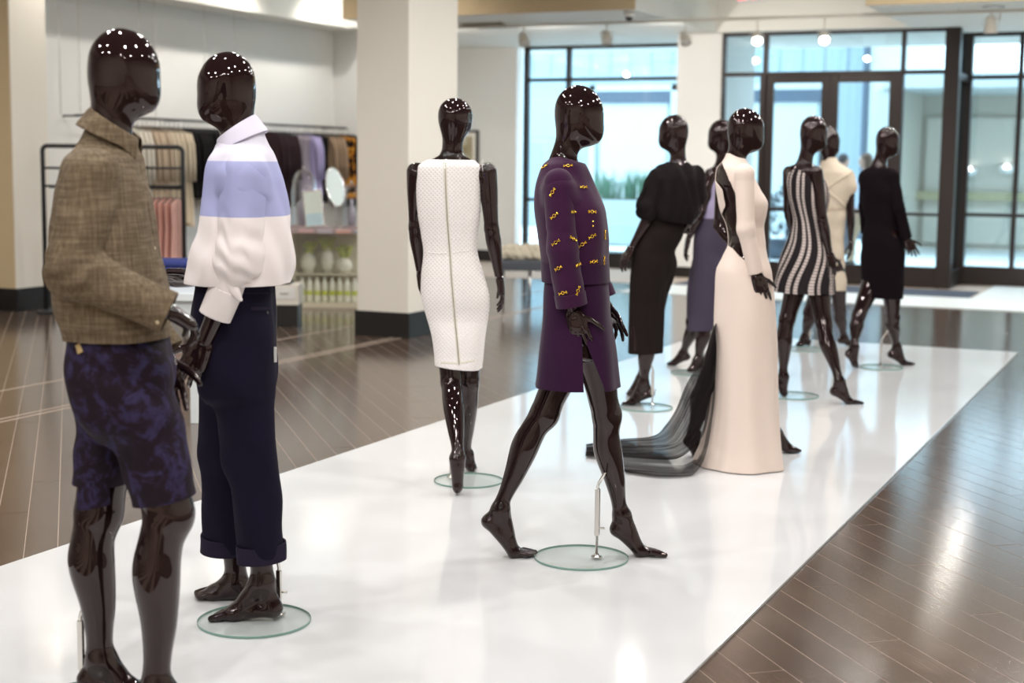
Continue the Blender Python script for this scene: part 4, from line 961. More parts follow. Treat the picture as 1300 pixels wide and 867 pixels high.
# loose open flap of the sleeve
def sheet(rows, m, name, parent, thick=.003, sub=1):
    bm = bmesh.new(); V = [[bm.verts.new(p) for p in r] for r in rows]
    for A, B in zip(V, V[1:]):
        for j in range(len(A)-1): bm.faces.new((A[j], A[j+1], B[j+1], B[j]))
    o = obj(name, bm, m, parent, smooth=True); md = o.modifiers.new('cloth', 'SOLIDIFY'); md.thickness = thick
    if sub: md = o.modifiers.new('round', 'SUBSURF'); md.levels = md.render_levels = sub
    return o
sheet([[M.q(x0+(x1-x0)*k/5, y0+(y1-y0)*k/5, dd+.03*math.sin(k*1.3)) for k in range(6)] for x0, y0, x1, y1, dd in ((830, 216, 838, 226, -.08), (820, 236, 834, 250, -.11), (812, 254, 834, 262, -.13), (803, 271, 833, 276, -.14), (812, 278, 828, 282, -.12))], m_blk, 'sleeve_flap', top)
g = Field(); g.loft(M.st([(470, 797, 840), (448, 797.5, 840.5), (410, 798, 842), (378, 799, 844), (345, 801, 849), (320, 805, 856), (300, 813, 866), (288, 819, 868), (274, 824, 866)], rho=.72), k=.02, n=2.3)
M.cover(g, 0, .008); M.cover(g, 1, .008)
skm = M.shell('skirt', g, m_blk2, [M.zcut(820, 448, False), M.zcut(850, 277, True)], post=folds(9, .008, M.q(820, 448)[2], M.q(850, 290)[2], M.q(826, 380), 2))
trees = [(M.tree(skm), skm)]; surf_strip(M, trees, [(803, 414), (804, 425), (806, 436), (806, 446)], .022, m_skin, 'vent', skm, .004)
for f, x0, y0, x1, y1 in ((f1, 803, 498, 816, 504), (f1, 800, 505, 812, 511)):
    tub('sandal_strap', [M.q(x0, y0, f-.03), M.q((x0+x1)/2, y0+1, f-.05), M.q(x1, y1, f-.05)], .010, m_skin, M.root, 6)
# ================================================================== lavender top, grey skirt (behind the gown)
m_lav = fabric('lavender_jersey', (.33, .29, .43), .8, .06, 800, .2); m_gry = fabric('grey_violet_wool', (.062, .050, .078), .9, .1, 600, .3)
M = Man('mannequin', 10.85, 130, (872, 474), FEM, .008)
tag(M.root, 'black mannequin in a lavender top and grey violet skirt half behind the white gown', 'mannequin')
M.head(915, 152, 191, 165); M.neck(917, 208, 0)
M.torso([(346, 884, 908), (320, 886, 919), (300, 888, 922), (278, 890, 924), (250, 893, 928), (228, 897, 932), (215, 900, 932), (209, 908, 928, 0, None, .9), (205, 912, 922, 0, None, 1.)], rho=.68, off=-.004)
ar1 = M.arm((902, 221, -.06), (890, 268, -.09), (874, 303, -.08)); M.hand(ar1[2], M.q(868, 326, -.08)-ar1[2], rt, -1, .4, .2)
ar2 = M.arm((930, 221, .06), (936, 268, .08), (930, 305, .08)); M.hand(ar2[2], -UP, -rt, 1, .4, .2)
f1 = M.fullleg((893, 335, .05), (881, 408), (868, 446), (872, 453), (847, 464), (855, 463), kdd=.15, front=165, side=1, toes=False); f2 = M.fullleg((899, 335, -.02), (894, 412), (886, 455), (890, 463), (873, 472), (878, 471), front=150, side=-1, toes=False)
M.build(); M.stand((878, 474), .15, (893, 440, 0), (892, 425, 0))
g = Field(); g.loft(M.st([(300, 888, 924), (282, 889, 925), (255, 892, 929), (232, 896, 932), (218, 900, 932), (212, 907, 928)], rho=.72), k=.02)
M.shell('top', g, m_lav, [M.zcut(905, 280, False), M.zcut(917, 216, True)], post=waves(91, .1, .003))
g = Field(); g.loft(M.st([(440, 872, 906), (419, 873, 906), (400, 876, 907), (370, 878, 910), (346, 880, 915), (320, 880, 921), (300, 881, 926), (285, 885, 926), (272, 888, 925)], rho=.74), k=.02)
M.cover(g, 0, .008); M.cover(g, 1, .008)
M.shell('skirt', g, m_gry, [M.zcut(890, 419, False), M.zcut(905, 277, True)], post=waves(92, .15, .004, (1, 1, .4)))
# ================================================================== white gown with a black tulle train
m_gown = fabric('ivory_silk_jersey', (.76, .64, .57), .6, .03, 900, .1, .1)
m_gown.node_tree.nodes['Principled BSDF'].inputs['Subsurface Weight'].default_value = .0
M = Man('mannequin', 7.45, 22, (955, 588), FEM, .006)
tag(M.root, 'black mannequin in a long ivory open back gown trailing black tulle', 'mannequin')
M.head(947, 138, 191, 12); M.neck(933, 206, 0)
B7 = [(440, 914, 972), (400, 912, 976), (370, 912, 976), (345, 913, 972), (322, 922, 964), (300, 928, 962), (280, 922, 964), (262, 917, 968), (245, 913, 964), (230, 911, 958), (215, 912, 953), (209, 916, 948), (203, 922, 944, 0, None, .95), (198, 926, 941, 0, None, 1.)]
M.torso(B7, rho=.74, off=-.006)
ar1 = M.arm((945, 221, -.15), (947, 291, -.17), (960, 348, -.15)); ar2 = M.arm((920, 221, .15), (914, 285, .19), (938, 318, .10))
M.hand(ar1[2], M.q(970, 378, -.15)-ar1[2], fw-rt*.2, 1, [.3, .4, .5, .6], .4); M.hand(ar2[2], M.q(950, 335, .04)-ar2[2], -fw, -1, .5, .3)
f1 = M.fullleg((950, 385, -.06), (966, 478), (984, 548), (984, 562), (1016, 575), (1002, 572), kdd=.02, front=5, side=1, toes=False)
f2 = M.fullleg((934, 385, .06), (900, 484), (880, 548), (874, 560), (893, 580), (884, 576), kdd=.02, front=20, side=-1, toes=False)
M.build(m_skin)
R7 = [(620, 873, 992), (600, 877, 991), (560, 893, 988), (500, 903, 986), (440, 908, 984.5), (400, 909, 982), (372, 910, 980), (345, 911.5, 977), (325, 920, 972), (310, 926, 970), (288, 924, 968), (270, 917, 971), (257, 914, 972), (240, 911, 963), (225, 910, 956), (213, 912, 951.5), (207, 917, 948), (200, 921, 945, 0, None, .95), (192, 924, 943, 0, None, 1.)]
g = Field(); g.loft(M.st(R7, rho=.80), k=.02, n=2.2); g.tube(ar1[0], ar1[0]*.75+ar1[1]*.25, [(0, .049), (.5, .045), (1, .030)], .03)
bd = to_mesh('gown', [g.mesh(.006, folds(8, .011, .0, M.q(940, 400)[2], M.q(940, 480), 4))])
merge_bm_cut(bd, [((0, 0, .004), (0, 0, -1), None, 0), M.zcut(936, 195, True)])
# open back: faces behind a slanted neckline are removed from the back of the bodice
bm = bmesh.new(); bm.from_mesh(bd)
poly = [(913.5, 200), (918, 212), (925, 228), (932, 244), (937, 262), (937.5, 290), (944, 306), (947, 332), (940, 325), (930, 314), (918, 307), (914, 300), (913, 280), (921, 262), (917, 240), (905, 225), (900, 200)]
def inside(x, y):
    r = False
    for i in range(len(poly)):
        (x0, y0), (x1, y1) = poly[i], poly[i-1]
        if (y0 > y) != (y1 > y) and x < (x1-x0)*(y-y0)/(y1-y0)+x0: r = not r
    return r
c7 = M.q(936, 270); dl = []
for f in bm.faces:
    c = f.calc_center_median(); x, y = px_of(np.array(c)+M.base)
    if f.normal.dot(Vector(ray(x, y))) < .0 and inside(x, y): dl.append(f)
bmesh.ops.delete(bm, geom=dl, context='FACES')
be = [e for e in bm.edges if e.is_boundary]; bv_ = list({v for e in be for v in e.verts if v.co.z > M.q(940, 345)[2] and v.co.z < M.q(936, 202)[2]})
for _ in range(6): bmesh.ops.smooth_vert(bm, verts=bv_, factor=.5, use_axis_x=True, use_axis_y=True, use_axis_z=True)
bm.to_mesh(bd); bm.free(); bod = link('gown', bd, m_gown, M.root); md = bod.modifiers.new('cloth', 'SOLIDIFY'); md.thickness = .004; md.offset = -.2
sleeve(M, ar1, [(0, .046), (.5, .043), (1, .041)], [(0, .041), (.5, .038), (1, .036)], m_gown, bod, .97, 101, .0012, .02)
# sequined black panel showing through the slit at the side
m_seq = mat('black_sequins', (.012, .011, .012), .22, .3); t = NT(m_seq); vs_ = t.n('ShaderNodeTexVoronoi'); vs_.inputs['Scale'].default_value = 190; t.l(t.co(), vs_.inputs['Vector']); t.bump(vs_.outputs['Color'], 1., .004)
g = Field(); M.cover(g, 1, .004, True, .02); M.shell('sequin_stocking', g, m_seq, thick=0)
# tulle train: two sheer layers fanning from the hip to the floor
def tulle(name, a0, a1, sc):
    m = bpy.data.materials.new(name); m.use_nodes = True; t = NT(m); t.b.inputs['Base Color'].default_value = (.014, .011, .011, 1); t.b.inputs['Roughness'].default_value = .9; t.b.inputs['Specular IOR Level'].default_value = .05
    u_ = t.n('ShaderNodeAttribute', attribute_name='along'); v_ = t.n('ShaderNodeAttribute', attribute_name='across'); cb_ = t.n('ShaderNodeCombineXYZ')
    t.l(t.math('MULTIPLY', v_.outputs['Fac'], sc), cb_.inputs[0]); t.l(t.math('MULTIPLY', u_.outputs['Fac'], 1.6), cb_.inputs[1])
    t.l(t.ramp(t.noise(1., 4, .65, cb_.outputs[0], .3), [(.33, a0), (.66, a1)]), t.b.inputs['Alpha']); return m
m_tul = tulle('black_tulle', .66, 1., 22.); m_tul2 = tulle('sheer_black_tulle', .42, .84, 16.)
def gp(x, y, z=.006): return G(x, y, z)-M.base
def fan(edges, m, name, n=36, amp=.010, fr=9.):
    """edges: list of polylines (same length) from the hip down to the floor; the sheet runs across them"""
    E = [smooth_table(np.linspace(0, 1, len(e)), e, n)[1] for e in edges]; K = len(edges); rows = []
    T2, _ = np.linspace(0, 1, 40), 0
    grid = np.stack(E, 1); out = []
    for i in range(n):
        _, Y = smooth_table(np.linspace(0, 1, K), grid[i], 40); u = i/(n-1)
        fold = np.sin(T2*fr*6.28+u*3)*amp*(.4+u)+np.sin(T2*fr*2.3*6.28+u*5)*amp*.4*(.4+u)
        Y = Y.copy(); Y[:, 2] = np.maximum(.004, Y[:, 2]+np.abs(fold)*.9); Y[:, 1] += fold*.5*(1-u); out.append([tuple(p) for p in Y])
    o = sheet(out, m, name, M.root, .0008, 1); o.modifiers.remove(o.modifiers[0])
    for an, vals in (('along', np.repeat(np.linspace(0, 1, n), 40)), ('across', np.tile(np.linspace(0, 1, 40), n))):
        q_ = o.data.attributes.new(an, 'FLOAT', 'POINT'); q_.data.foreach_set('value', vals.astype(np.float32))
    return o
tr = fan([[M.q(909, 408, .02), M.q(894, 452, .0), M.q(872, 488, 0.), M.q(855, 528, .02), M.q(838, 553, .03)+UP*.01, gp(800, 558), gp(744, 566)],
     [M.q(909, 418, -.06), M.q(899, 468, -.08), M.q(884, 515, -.07), M.q(867, 550, -.05), gp(844, 568, .02), gp(800, 571, .02), gp(744, 574)],
     [M.q(908, 440, -.09), M.q(903, 500, -.12), M.q(895, 548, -.13), M.q(878, 573, -.12), gp(850, 586, .02), gp(800, 583, .02), gp(743, 581)]], m_tul, 'tulle_train', amp=.012)
tr2 = fan([[M.q(908, 470, -.12), M.q(903, 520, -.15), M.q(895, 560, -.18), gp(885, 583, .02), gp(866, 592), gp(830, 590), gp(790, 586)],
     [M.q(908, 500, -.14), M.q(901, 550, -.17), M.q(892, 580, -.20), gp(881, 596, .01), gp(866, 600), gp(830, 600), gp(790, 596)],
     [M.q(906, 520, -.15), M.q(898, 570, -.19), M.q(889, 594, -.22), gp(879, 604, .005), gp(862, 606), gp(830, 606), gp(795, 601)]], m_tul2, 'sheer_tulle_layer', amp=.006)
# ================================================================== striped dress
M = Man('mannequin', 9.72, 38, (1005, 505), FEM, .0065)
m_str = mat('black_knit_with_ivory_beaded_stripes', (.02, .015, .016), .85); t = NT(m_str); t.b.inputs['Specular IOR Level'].default_value = .2
at = t.n('ShaderNodeAttribute', attribute_name='ang'); a_ = t.math('ADD', at.outputs['Fac'], t.math('MULTIPLY', t.math('SINE', t.math('MULTIPLY', t.xyz()[2], 11.)), .035))
fr = t.math('FRACT', t.math('MULTIPLY', a_, 8.)); s1 = t.math('LESS_THAN', t.math('ABSOLUTE', t.math('SUBTRACT', fr, .32)), .115); s2 = t.math('LESS_THAN', t.math('ABSOLUTE', t.math('SUBTRACT', fr, .68)), .085)
zz = t.math('SINE', t.math('MULTIPLY', t.xyz()[2], 330.)); s = t.math('MAXIMUM', s1, s2)
t.color(t.mix(t.math('MULTIPLY', s, t.math('ADD', t.math('MULTIPLY', zz, .3), .65)), (.014, .010, .012), (.72, .62, .58))); t.bump(t.math('MULTIPLY', zz, s), .6, .004)
tag(M.root, 'black mannequin striding in a short black dress with wavy ivory beaded stripes', 'mannequin')
M.head(1033, 147, 191, 22); M.neck(1021, 209, 0)
M.torso([(350, 1000, 1047), (330, 1002, 1047), (300, 1006, 1045), (275, 1009, 1045), (250, 1004, 1046), (230, 1000, 1044), (216, 1000, 1040), (211, 1004, 1036), (207, 1012, 1030, 0, None, .9), (203, 1016, 1026, 0, None, 1)], rho=.7, off=-.006)
ar1 = M.arm((1036, 219, -.10), (1044, 280, -.13), (1053, 322, -.11)); M.hand(ar1[2], M.q(1055, 350, -.11)-ar1[2], fw, 1, .45, .2)
ar2 = M.arm((1002, 219, .08), (1001, 265, .14), (1008, 300, .18)); M.hand(ar2[2], -UP, -fw, -1, .45, .2)
f1 = M.fullleg((1014, 345, .03), (999, 405), (994, 476), (990, 488), (998, 503), (995, 498), kdd=.0, front=38, side=-1); f2 = M.fullleg((1034, 345, -.05), (1046, 412), (1065, 482), (1059, 497), (1093, 513), (1077, 511), kdd=-.15, front=20, side=1)
M.build(); M.stand((1006, 503), .17, (986, 455, .03), (993, 440, .02))
g = Field(); g.loft(M.st([(390, 980, 1060), (371, 984, 1057.5), (350, 988, 1056), (325, 994, 1052), (300, 1003, 1047), (280, 1008, 1046), (262, 1006, 1049), (248, 1003, 1050.5), (235, 1001, 1048), (222, 1001, 1041), (214, 1004, 1037), (210, 1008, 1033), (206, 1013, 1029, 0, None, .9)], rho=.80), k=.02, n=2.2); TBL = g.last
drs = M.shell('dress', g, m_str, [M.zcut(1020, 371, False, tilt=.0*rt), M.zcut(1021, 210, True, rad=.12)], post=folds(9, .010, M.q(1020, 370)[2], M.q(1020, 300)[2], M.q(1022, 330), 6))
me = drs.data; co = np.zeros(len(me.vertices)*3); me.vertices.foreach_get('co', co); co = co.reshape(-1, 3)
cx_, cy_, lx_, ly_, A2, B2 = [np.interp(co[:, 2], TBL[0], TBL[1][:, i]) for i in range(6)]
l_ = ((co[:, 0]-cx_)*lx_+(co[:, 1]-cy_)*ly_)/A2; f_ = (-(co[:, 0]-cx_)*ly_+(co[:, 1]-cy_)*lx_)/B2
at_ = me.attributes.new('ang', 'FLOAT', 'POINT'); at_.data.foreach_set('value', (np.arctan2(f_, l_)/(2*math.pi)+.5).astype(np.float32))
# ================================================================== beige wrapped tunic
m_bei = fabric('cream_wool', (.62, .53, .42), .8, .05, 700, .2)
M = Man('mannequin', 12.4, 50, (1024, 441), FEM, .009)
tag(M.root, 'black mannequin in a cream wrapped tunic behind the striped dress', 'mannequin')
M.head(1053, 161, 199, 30); M.neck(1052, 213, 0)
M.torso([(345, 1039, 1069), (330, 1036, 1070), (296, 1040, 1067), (265, 1038, 1071), (240, 1037, 1078), (224, 1038, 1078), (215, 1044, 1066, 0, None, .9), (209, 1049, 1056, 0, None, 1)], rho=.7, off=-.006)
ar1 = M.arm((1078, 231, -.04), (1080, 275, -.05), (1080, 305, -.03)); M.hand(ar1[2], M.q(1080, 325, -.03)-ar1[2], -rt, 1, .4, .2)
f1 = M.fullleg((1060, 345, -.03), (1066, 393), (1071, 426), (1067, 432), (1083, 439), front=30, side=1, toes=False); f2 = M.fullleg((1048, 345, .03), (1028, 396), (1022, 426), (1026, 434), (1011, 440), front=120, side=-1, toes=False)
M.build(); M.stand((1022, 444), .17, (1029, 400, 0), (1027, 392, 0))
g = Field(); g.loft(M.st([(385, 1036, 1073), (368, 1037, 1072), (340, 1037, 1071), (310, 1037, 1070), (285, 1036, 1071), (262, 1036, 1074), (245, 1036, 1079), (230, 1037, 1082), (220, 1038, 1080), (213, 1041, 1073), (206, 1044, 1064, 0, None, .9), (199, 1046, 1060, 0, None, 1.)], rho=.74), k=.03)
g.tube(M.q(1074, 224, -.02), M.q(1079, 238, -.04), .06, .04)
dr = M.shell('tunic', g, m_bei, [M.zcut(1054, 368, False), M.zcut(1053, 200, True)], post=waves(121, .14, .004))
trees = [(M.tree(dr), dr)]; m_bei2 = fabric('cream_wool_band', (.50, .41, .31), .8, .05, 700, .2)
surf_strip(M, trees, [(1081, 218), (1068, 226), (1053, 237), (1042, 248)], .022, m_bei, 'folded_band', dr, .014); surf_strip(M, trees, [(1042, 232), (1053, 244), (1064, 254), (1072, 262)], .022, m_bei, 'folded_band', dr, .014)
surf_strip(M, trees, [(1038, 264), (1050, 266), (1060, 266), (1072, 264)], .010, m_bei2, 'waist_band', dr, .008)
# ================================================================== black long sleeved dress
M = Man('mannequin', 11.25, 40, (1118, 467), FEM, .008)
tag(M.root, 'black mannequin in a black long sleeved dress, farthest right beside the glass doors', 'mannequin')
M.head(1127, 161, 198, 22); M.neck(1114, 214, 0)
RA = [(395, 1100, 1143.5), (378, 1100.5, 1143.5), (350, 1097, 1145), (324, 1096, 1145), (300, 1098, 1143), (282, 1101, 1139), (262, 1098, 1139), (245, 1095, 1140), (232, 1095, 1138), (222, 1096, 1136), (215, 1100, 1132), (211, 1106, 1125, 0, None, .9), (206, 1109, 1120, 0, None, 1.)]
M.torso(RA[2:], rho=.72, off=-.008)
ar1 = M.arm((1132, 224, -.10), (1141, 264, -.13), (1151, 303, -.12)); M.hand(ar1[2], M.q(1160, 322, -.12)-ar1[2], fw, 1, [.2, .35, .5, .6], .5)
ar2 = M.arm((1100, 224, .1), (1098, 262, .14), (1100, 296, .18)); M.hand(ar2[2], -UP, -fw, -1, .45, .2)
f1 = M.fullleg((1110, 350, .05), (1090, 400), (1084, 438), (1077, 449), (1089, 468), (1085, 462), front=60, side=-1, toes=False); f2 = M.fullleg((1129, 350, -.05), (1133, 402), (1138, 438), (1131, 450), (1161, 464), (1147, 462), front=20, side=1, toes=False)
M.build(); M.stand((1119, 467), .16, (1119, 432, 0), (1130, 416, -.01))
g = Field(); g.loft(M.st(RA, rho=.76), k=.02, n=2.3)
for a_ in (ar1, ar2): g.tube(a_[0], a_[0]*.7+a_[1]*.3, [(0, .054), (.6, .05), (1, .036)], .03)
m_blk3 = fabric('black_wool', (.006, .003, .005), .9, .15, 700, .3)
dr = M.shell('dress', g, m_blk3, [M.zcut(1120, 378, False), M.zcut(1114, 213, True, rad=.1)], post=waves(131, .14, .003))
for i, a_ in enumerate((ar1, ar2)): sleeve(M, a_, [(0, .050), (.5, .048), (1, .043)], [(0, .043), (.5, .042), (1, .042)], m_blk3, dr, .98, 141+i, .003)
ORD = ['first', 'second', 'third', 'fourth', 'fifth', 'sixth', 'seventh', 'eighth', 'ninth', 'tenth', 'eleventh', 'twelfth', 'thirteenth', 'fourteenth', 'fifteenth', 'sixteenth', 'seventeenth', 'eighteenth']
# ================================================================== shop fittings behind the mannequins
def dark_metal(name, pts, r, parent, seg=8): return tub(name, pts, r, m_rack, parent, seg)
Yr0, Yr1 = float(onX(96, 153, -11.)[1]), 18.35; zr = 1.95
rail = empty('clothes_rail', (-11., (Yr0+Yr1)/2, 0)); tag(rail, 'long black clothes rail fixed along the left wall', 'rail')
L_ = (Yr1-Yr0)/2; dark_metal('bar', [(0, -L_, zr), (0, L_, zr)], .014, rail)
for k in range(4):
    y = -L_+.15+k*(2*L_-.3)/3; dark_metal('bracket', [(-.295, y, zr), (0, y, zr)], .011, rail)
# ceiling cables
for k, (x0, y0) in enumerate(((76, 0), (101, 0), (178, 6), (197, 4), (260, 12), (298, 30))):
    c = onX(x0, 100, -11.05); tag(tub('display_cable', [(c[0], c[1], zr+.0), (c[0], c[1], 3.9)], .0035, m_steel, None, 6), 'thin steel cable above the wall rail, '+ORD[k]+' from left', 'cable', 'steel cables above the left clothes rail')
def garment_mesh(w, ln, sleeves, th=.019, seed=0, flare=1.1):
    bm = bmesh.new(); R = random.Random(seed); rings = []; n = 18
    prof = [(0, .24, .4), (.03, .42, .6), (.055, .98, .95), (.14, .95, 1.), (.4, .86, 1.1), (.7, .93*flare, 1.2), (1., 1.0*flare, 1.25)]
    for t_, a, b in prof:
        ring = []
        for k in range(n):
            q = 2*math.pi*k/n; f = 1+.10*math.sin(q*5+seed)*t_+R.uniform(-.03, .03)*t_
            ring.append(bm.verts.new((math.cos(q)*w*a, math.sin(q)*th*b*f*(1.3 if sleeves else 1.), -t_*ln)))
        rings.append(ring)
    for A, B in zip(rings, rings[1:]):
        for k in range(n): bm.faces.new((A[k], A[(k+1) % n], B[(k+1) % n], B[k]))
    bm.faces.new(rings[0]); bm.faces.new(rings[-1][::-1])
    if sleeves:
        for s_ in (-1, 1): tube(bm, [(s_*w*.86, 0, -.07), (s_*w*1.06, .0, -.20), (s_*w*1.12, .005, -.42), (s_*w*1.10, .01, -.62)], [.022, .026, .023, .020], 8)
    me = bpy.data.meshes.new('cloth'); bm.to_mesh(me); bm.free(); me.polygons.foreach_set('use_smooth', [True]*len(me.polygons)); return me
def hanger_mesh(w):
    bm = bmesh.new(); tube(bm, [(-w, 0, -.055), (-w*.4, 0, -.015), (0, 0, 0), (w*.4, 0, -.015), (w, 0, -.055)], .006, 6)
    tube(bm, [(0, 0, 0), (0, 0, .045)]+[(.016*math.cos(a), 0, .06+.016*math.sin(a)) for a in np.linspace(-1.6, 3.3, 8)], .0025, 5)
    me = bpy.data.meshes.new('hanger'); bm.to_mesh(me); bm.free(); me.materials.append(m_rack); me.polygons.foreach_set('use_smooth', [True]*len(me.polygons)); return me
HM = hanger_mesh(.20); fabs = {}
def fab(c, r=.85):
    if c not in fabs: fabs[c] = fabric('hanging_cloth', c, r, .08, 400, .2)
    return fabs[c]
def hang(x, y, z, rz, w, ln, col, sl, label, group, seed, name='hanging_garment', cat='garment'):
    e = empty(name, (x, y, z), rz); tag(e, label, cat, group)
    me = garment_mesh(w, ln, sl, seed=seed); o = link('cloth', me, fab(col), e); o.location = (0, 0, -.075)
    h = bpy.data.objects.new('hanger', HM); COL.objects.link(h); h.parent = e; h.location = (0, 0, -.070); return e
zh_ = zr-.014-.005
def yrail(px): return float(onX(px, 155, -11.)[1])
runs = [(159, 177, .050, (.66, .62, .54), True, .95, 'off white blouse at the start of the wall rail, %s', 'off white blouses on the wall rail'),
        (178, 199, .050, (.50, .40, .30), True, .98, 'beige blouse beside the off white ones on the wall rail, %s', 'beige blouses on the wall rail'),
        (200, 229, .060, (.60, .52, .40), True, 1.12, 'cream jacket left of the black jackets on the wall rail, %s', 'cream jackets on the wall rail'),
        (231, 279, .060, (.012, .010, .012), True, .82, 'black jacket in the middle of the wall rail, %s', 'black jackets on the wall rail'),
        (281, 297, .060, (.58, .50, .38), True, .95, 'cream top right of the black jackets on the wall rail, %s', 'cream tops on the wall rail'),
        (340, 364, .065, (.035, .02, .025), True, .95, 'dark plum top on the wall rail beside the two-tone shirt, %s', 'dark plum tops on the wall rail'),
        (366, 381, .075, (.42, .38, .44), False, .80, 'grey top on the wall rail above the larger bell jar, %s', 'grey tops on the wall rail'),
        (383, 395, .075, (.40, .36, .58), True, .80, 'lavender top on the wall rail above the bell jars, %s', 'lavender tops on the wall rail'),
        (397, 404, .08, (.015, .012, .015), False, .9, 'black dress right of the lavender tops on the wall rail, %s', 'black dresses on the wall rail'),
        (406, 425, .075, (.30, .21, .14), True, .80, 'brown top on the wall rail above the oval mirror, %s', 'brown tops on the wall rail'),
        (428, 437, .075, (.22, .09, .02), False, .9, 'black and orange patterned dress near the rail end, %s', 'orange patterned dresses on the wall rail'),
        (439, 449, .075, (.014, .010, .010), True, 1., 'black coat at the right end of the wall rail, %s', 'black coats on the wall rail')]
sd_ = 0
for a, b, sp, col, sl, ln, lab, grp in runs:
    y0, y1 = yrail(a), yrail(b); n = max(2, int((y1-y0)/.072))
    for k in range(n):
        sd_ += 1; hang(-11., y0+(y1-y0)*(k+.5)/n, zh_, random.uniform(-.05, .05), .20*random.uniform(.93, 1.05), ln*random.uniform(.96, 1.03), col, sl, lab % (ORD[k]+' from left'), grp, sd_ % 9)
# orange pattern on two of them
nt_ = NT(fabs[(.22, .09, .02)]); nt_.color(nt_.ramp(nt_.noise(9, 2), [(.46, (.012, .010, .010)), (.52, (.55, .20, .02)), (.62, (.60, .32, .05))]))
# free-standing rack with ladder ends and pink skirts
dr_ = 14.6
rk = empty('garment_rack', np.append(P(143, 300, dr_)[:2], 0), PSI); tag(rk, 'black ladder-ended garment rack standing left in front of the wall', 'rack')
def rel(px, py=200, d=dr_): v = P(px, py, d)-np.array(rk.location); return float(v@rt), float(v[2])
ztop = rel(60, 185)[1]
for pa, pb in ((54, 112), (176, 232)):
    xa_, xb_ = rel(pa)[0], rel(pb)[0]; r_ = .05
    arc = lambda cx, cz, a0, a1: [(cx+r_*math.cos(a), 0, cz+r_*math.sin(a)) for a in np.linspace(a0, a1, 6)]
    e = dark_metal('ladder_frame', [(xa_, 0, .02)]+arc(xa_+r_, ztop-r_, math.pi, math.pi/2)+arc(xb_-r_, ztop-r_, math.pi/2, 0)+[(xb_, 0, .02)], .022, rk, 10)
    for py in (213, 236): z = rel(pa, py)[1]; dark_metal('rung', [(xa_, 0, z), (xb_, 0, z)], .012, e)
    box('foot_bar', xa_-.03, xb_+.03, -.22, .22, ZF, ZF+.035, m_rack, e, .005)
zb_ = rel(200, 239)[1]; dark_metal('hanging_bar', [(rel(60)[0], .05, zb_), (rel(228)[0], .05, zb_)], .012, rk)
for k in range(5):
    p_ = np.array(rk.location)+rt*(rel(190)[0]+k*.062)+fw*.05
    hang(p_[0], p_[1], zb_-.012-.005, PSI+math.pi/2-.15, .17, .72, (.72, .42, .36), False, 'pale pink skirt on the ladder-ended rack, '+ORD[k]+' from left', 'pink skirts on the ladder-ended rack', k)
# white display table with folded jeans between the two men
tb = empty('display_table', np.append(P(222, 300, 8.9)[:2], 0), PSI); tag(tb, 'white display table behind the gap between the two male mannequins', 'table')
m_tw = mat('pale_blue_white_laminate', (.72, .78, .80), .3)
box('tabletop', -.22, .26, -.42, .42, .70, .745, m_tw, tb, .004); box('apron', -.18, .22, -.38, .38, .60, .70, m_tw, tb)
for sx in (-.17, .16):
    for sy in (-.36, .36): box('leg', sx, sx+.05, sy-.025, sy+.025, ZF, .60, m_tw, tb, .003)
m_denim = fabric('blue_denim', (.035, .045, .16), .9, .2, 300, .4)
for k in range(4):
    p_ = P(213, 300, 9.05); bm = bmesh.new(); bx(bm, -.17, .17, -.14, .14, 0, .038, .016); o = obj('folded_jeans', bm, m_denim, None, (p_[0], p_[1], .746+k*.039), True); o.rotation_euler = (0, 0, PSI+random.uniform(-.06, .06)); 
    tag(o, 'folded blue jeans in the pile on the white table, '+('bottom', 'second from bottom', 'third from bottom', 'topmost')[k], 'jeans', 'jeans piled on the white table')
# counter with the plant display under glass
CY = 15.35
ct = empty('display_counter', np.append(P(410, 300, CY)[:2], 0), PSI); tag(ct, 'glass fronted counter with a flower display left of the square column', 'counter')
def relc(px, py=300, d=CY): v = P(px, py, d)-np.array(ct.location); return float(v@rt), float(v[2])
m_oak = plaster('pale_counter', (.66, .60, .46), .06); m_trim = mat('pink_grey_stone', (.42, .33, .33), .25)
xl_, xr_ = relc(368)[0], relc(468)[0]; zc_ = relc(400, 290)[1]
box('top', xl_-.04, xr_, -.05, .65, zc_-.05, zc_, m_trim, ct, .004); box('back_panel', xl_, xr_, .55, .6, ZF, zc_-.05, m_oak, ct); box('base', xl_, xr_, 0, .6, ZF, .04, m_oak, ct, .003)
box('front_glass', xl_+.01, xr_, 0, .008, .04, zc_-.05, m_plate, ct); box('end_panel', xl_, xl_+.02, 0, .6, .04, zc_-.05, m_oak, ct)
for k, c_ in enumerate(((.62, .40, .40), (.55, .50, .56), (.70, .42, .36), (.40, .42, .52))): x = xl_+.1+k*.19; box('tray', x, x+.15, -.06, -.04, zc_-.045, zc_-.008, mat('tray', c_, .4), ct, .002)
m_ceramic = mat('white_ceramic', (.85, .82, .70), .2); m_lime = mat('lime_band', (.62, .66, .10), .5); m_leaf = mat('lime_leaf', (.50, .56, .12), .5); m_twig = mat('dark_twig', (.05, .035, .03), .7)
def w_(x, y, z): return np.array(ct.location)+rt*x+fw*y+np.array((0, 0, z))
for k in range(9):
    e = empty('bottle', w_(xl_+.10+k*.078, .16, .041)); tag(e, 'white bottle with lime band under the counter, '+ORD[k]+' from left', 'bottle', 'banded bottles under the counter')
    bm = bmesh.new(); lathe(bm, [(0, 0), (.030, 0), (.033, .01), (.033, .17), (.026, .20), (.012, .225), (.012, .25), (0, .25)], 16); obj('body', bm, m_ceramic, e, smooth=True)
    bm = bmesh.new(); lathe(bm, [(.0335, .07), (.0342, .072), (.0342, .115), (.0335, .117)], 16); obj('band', bm, m_lime, e, smooth=True)
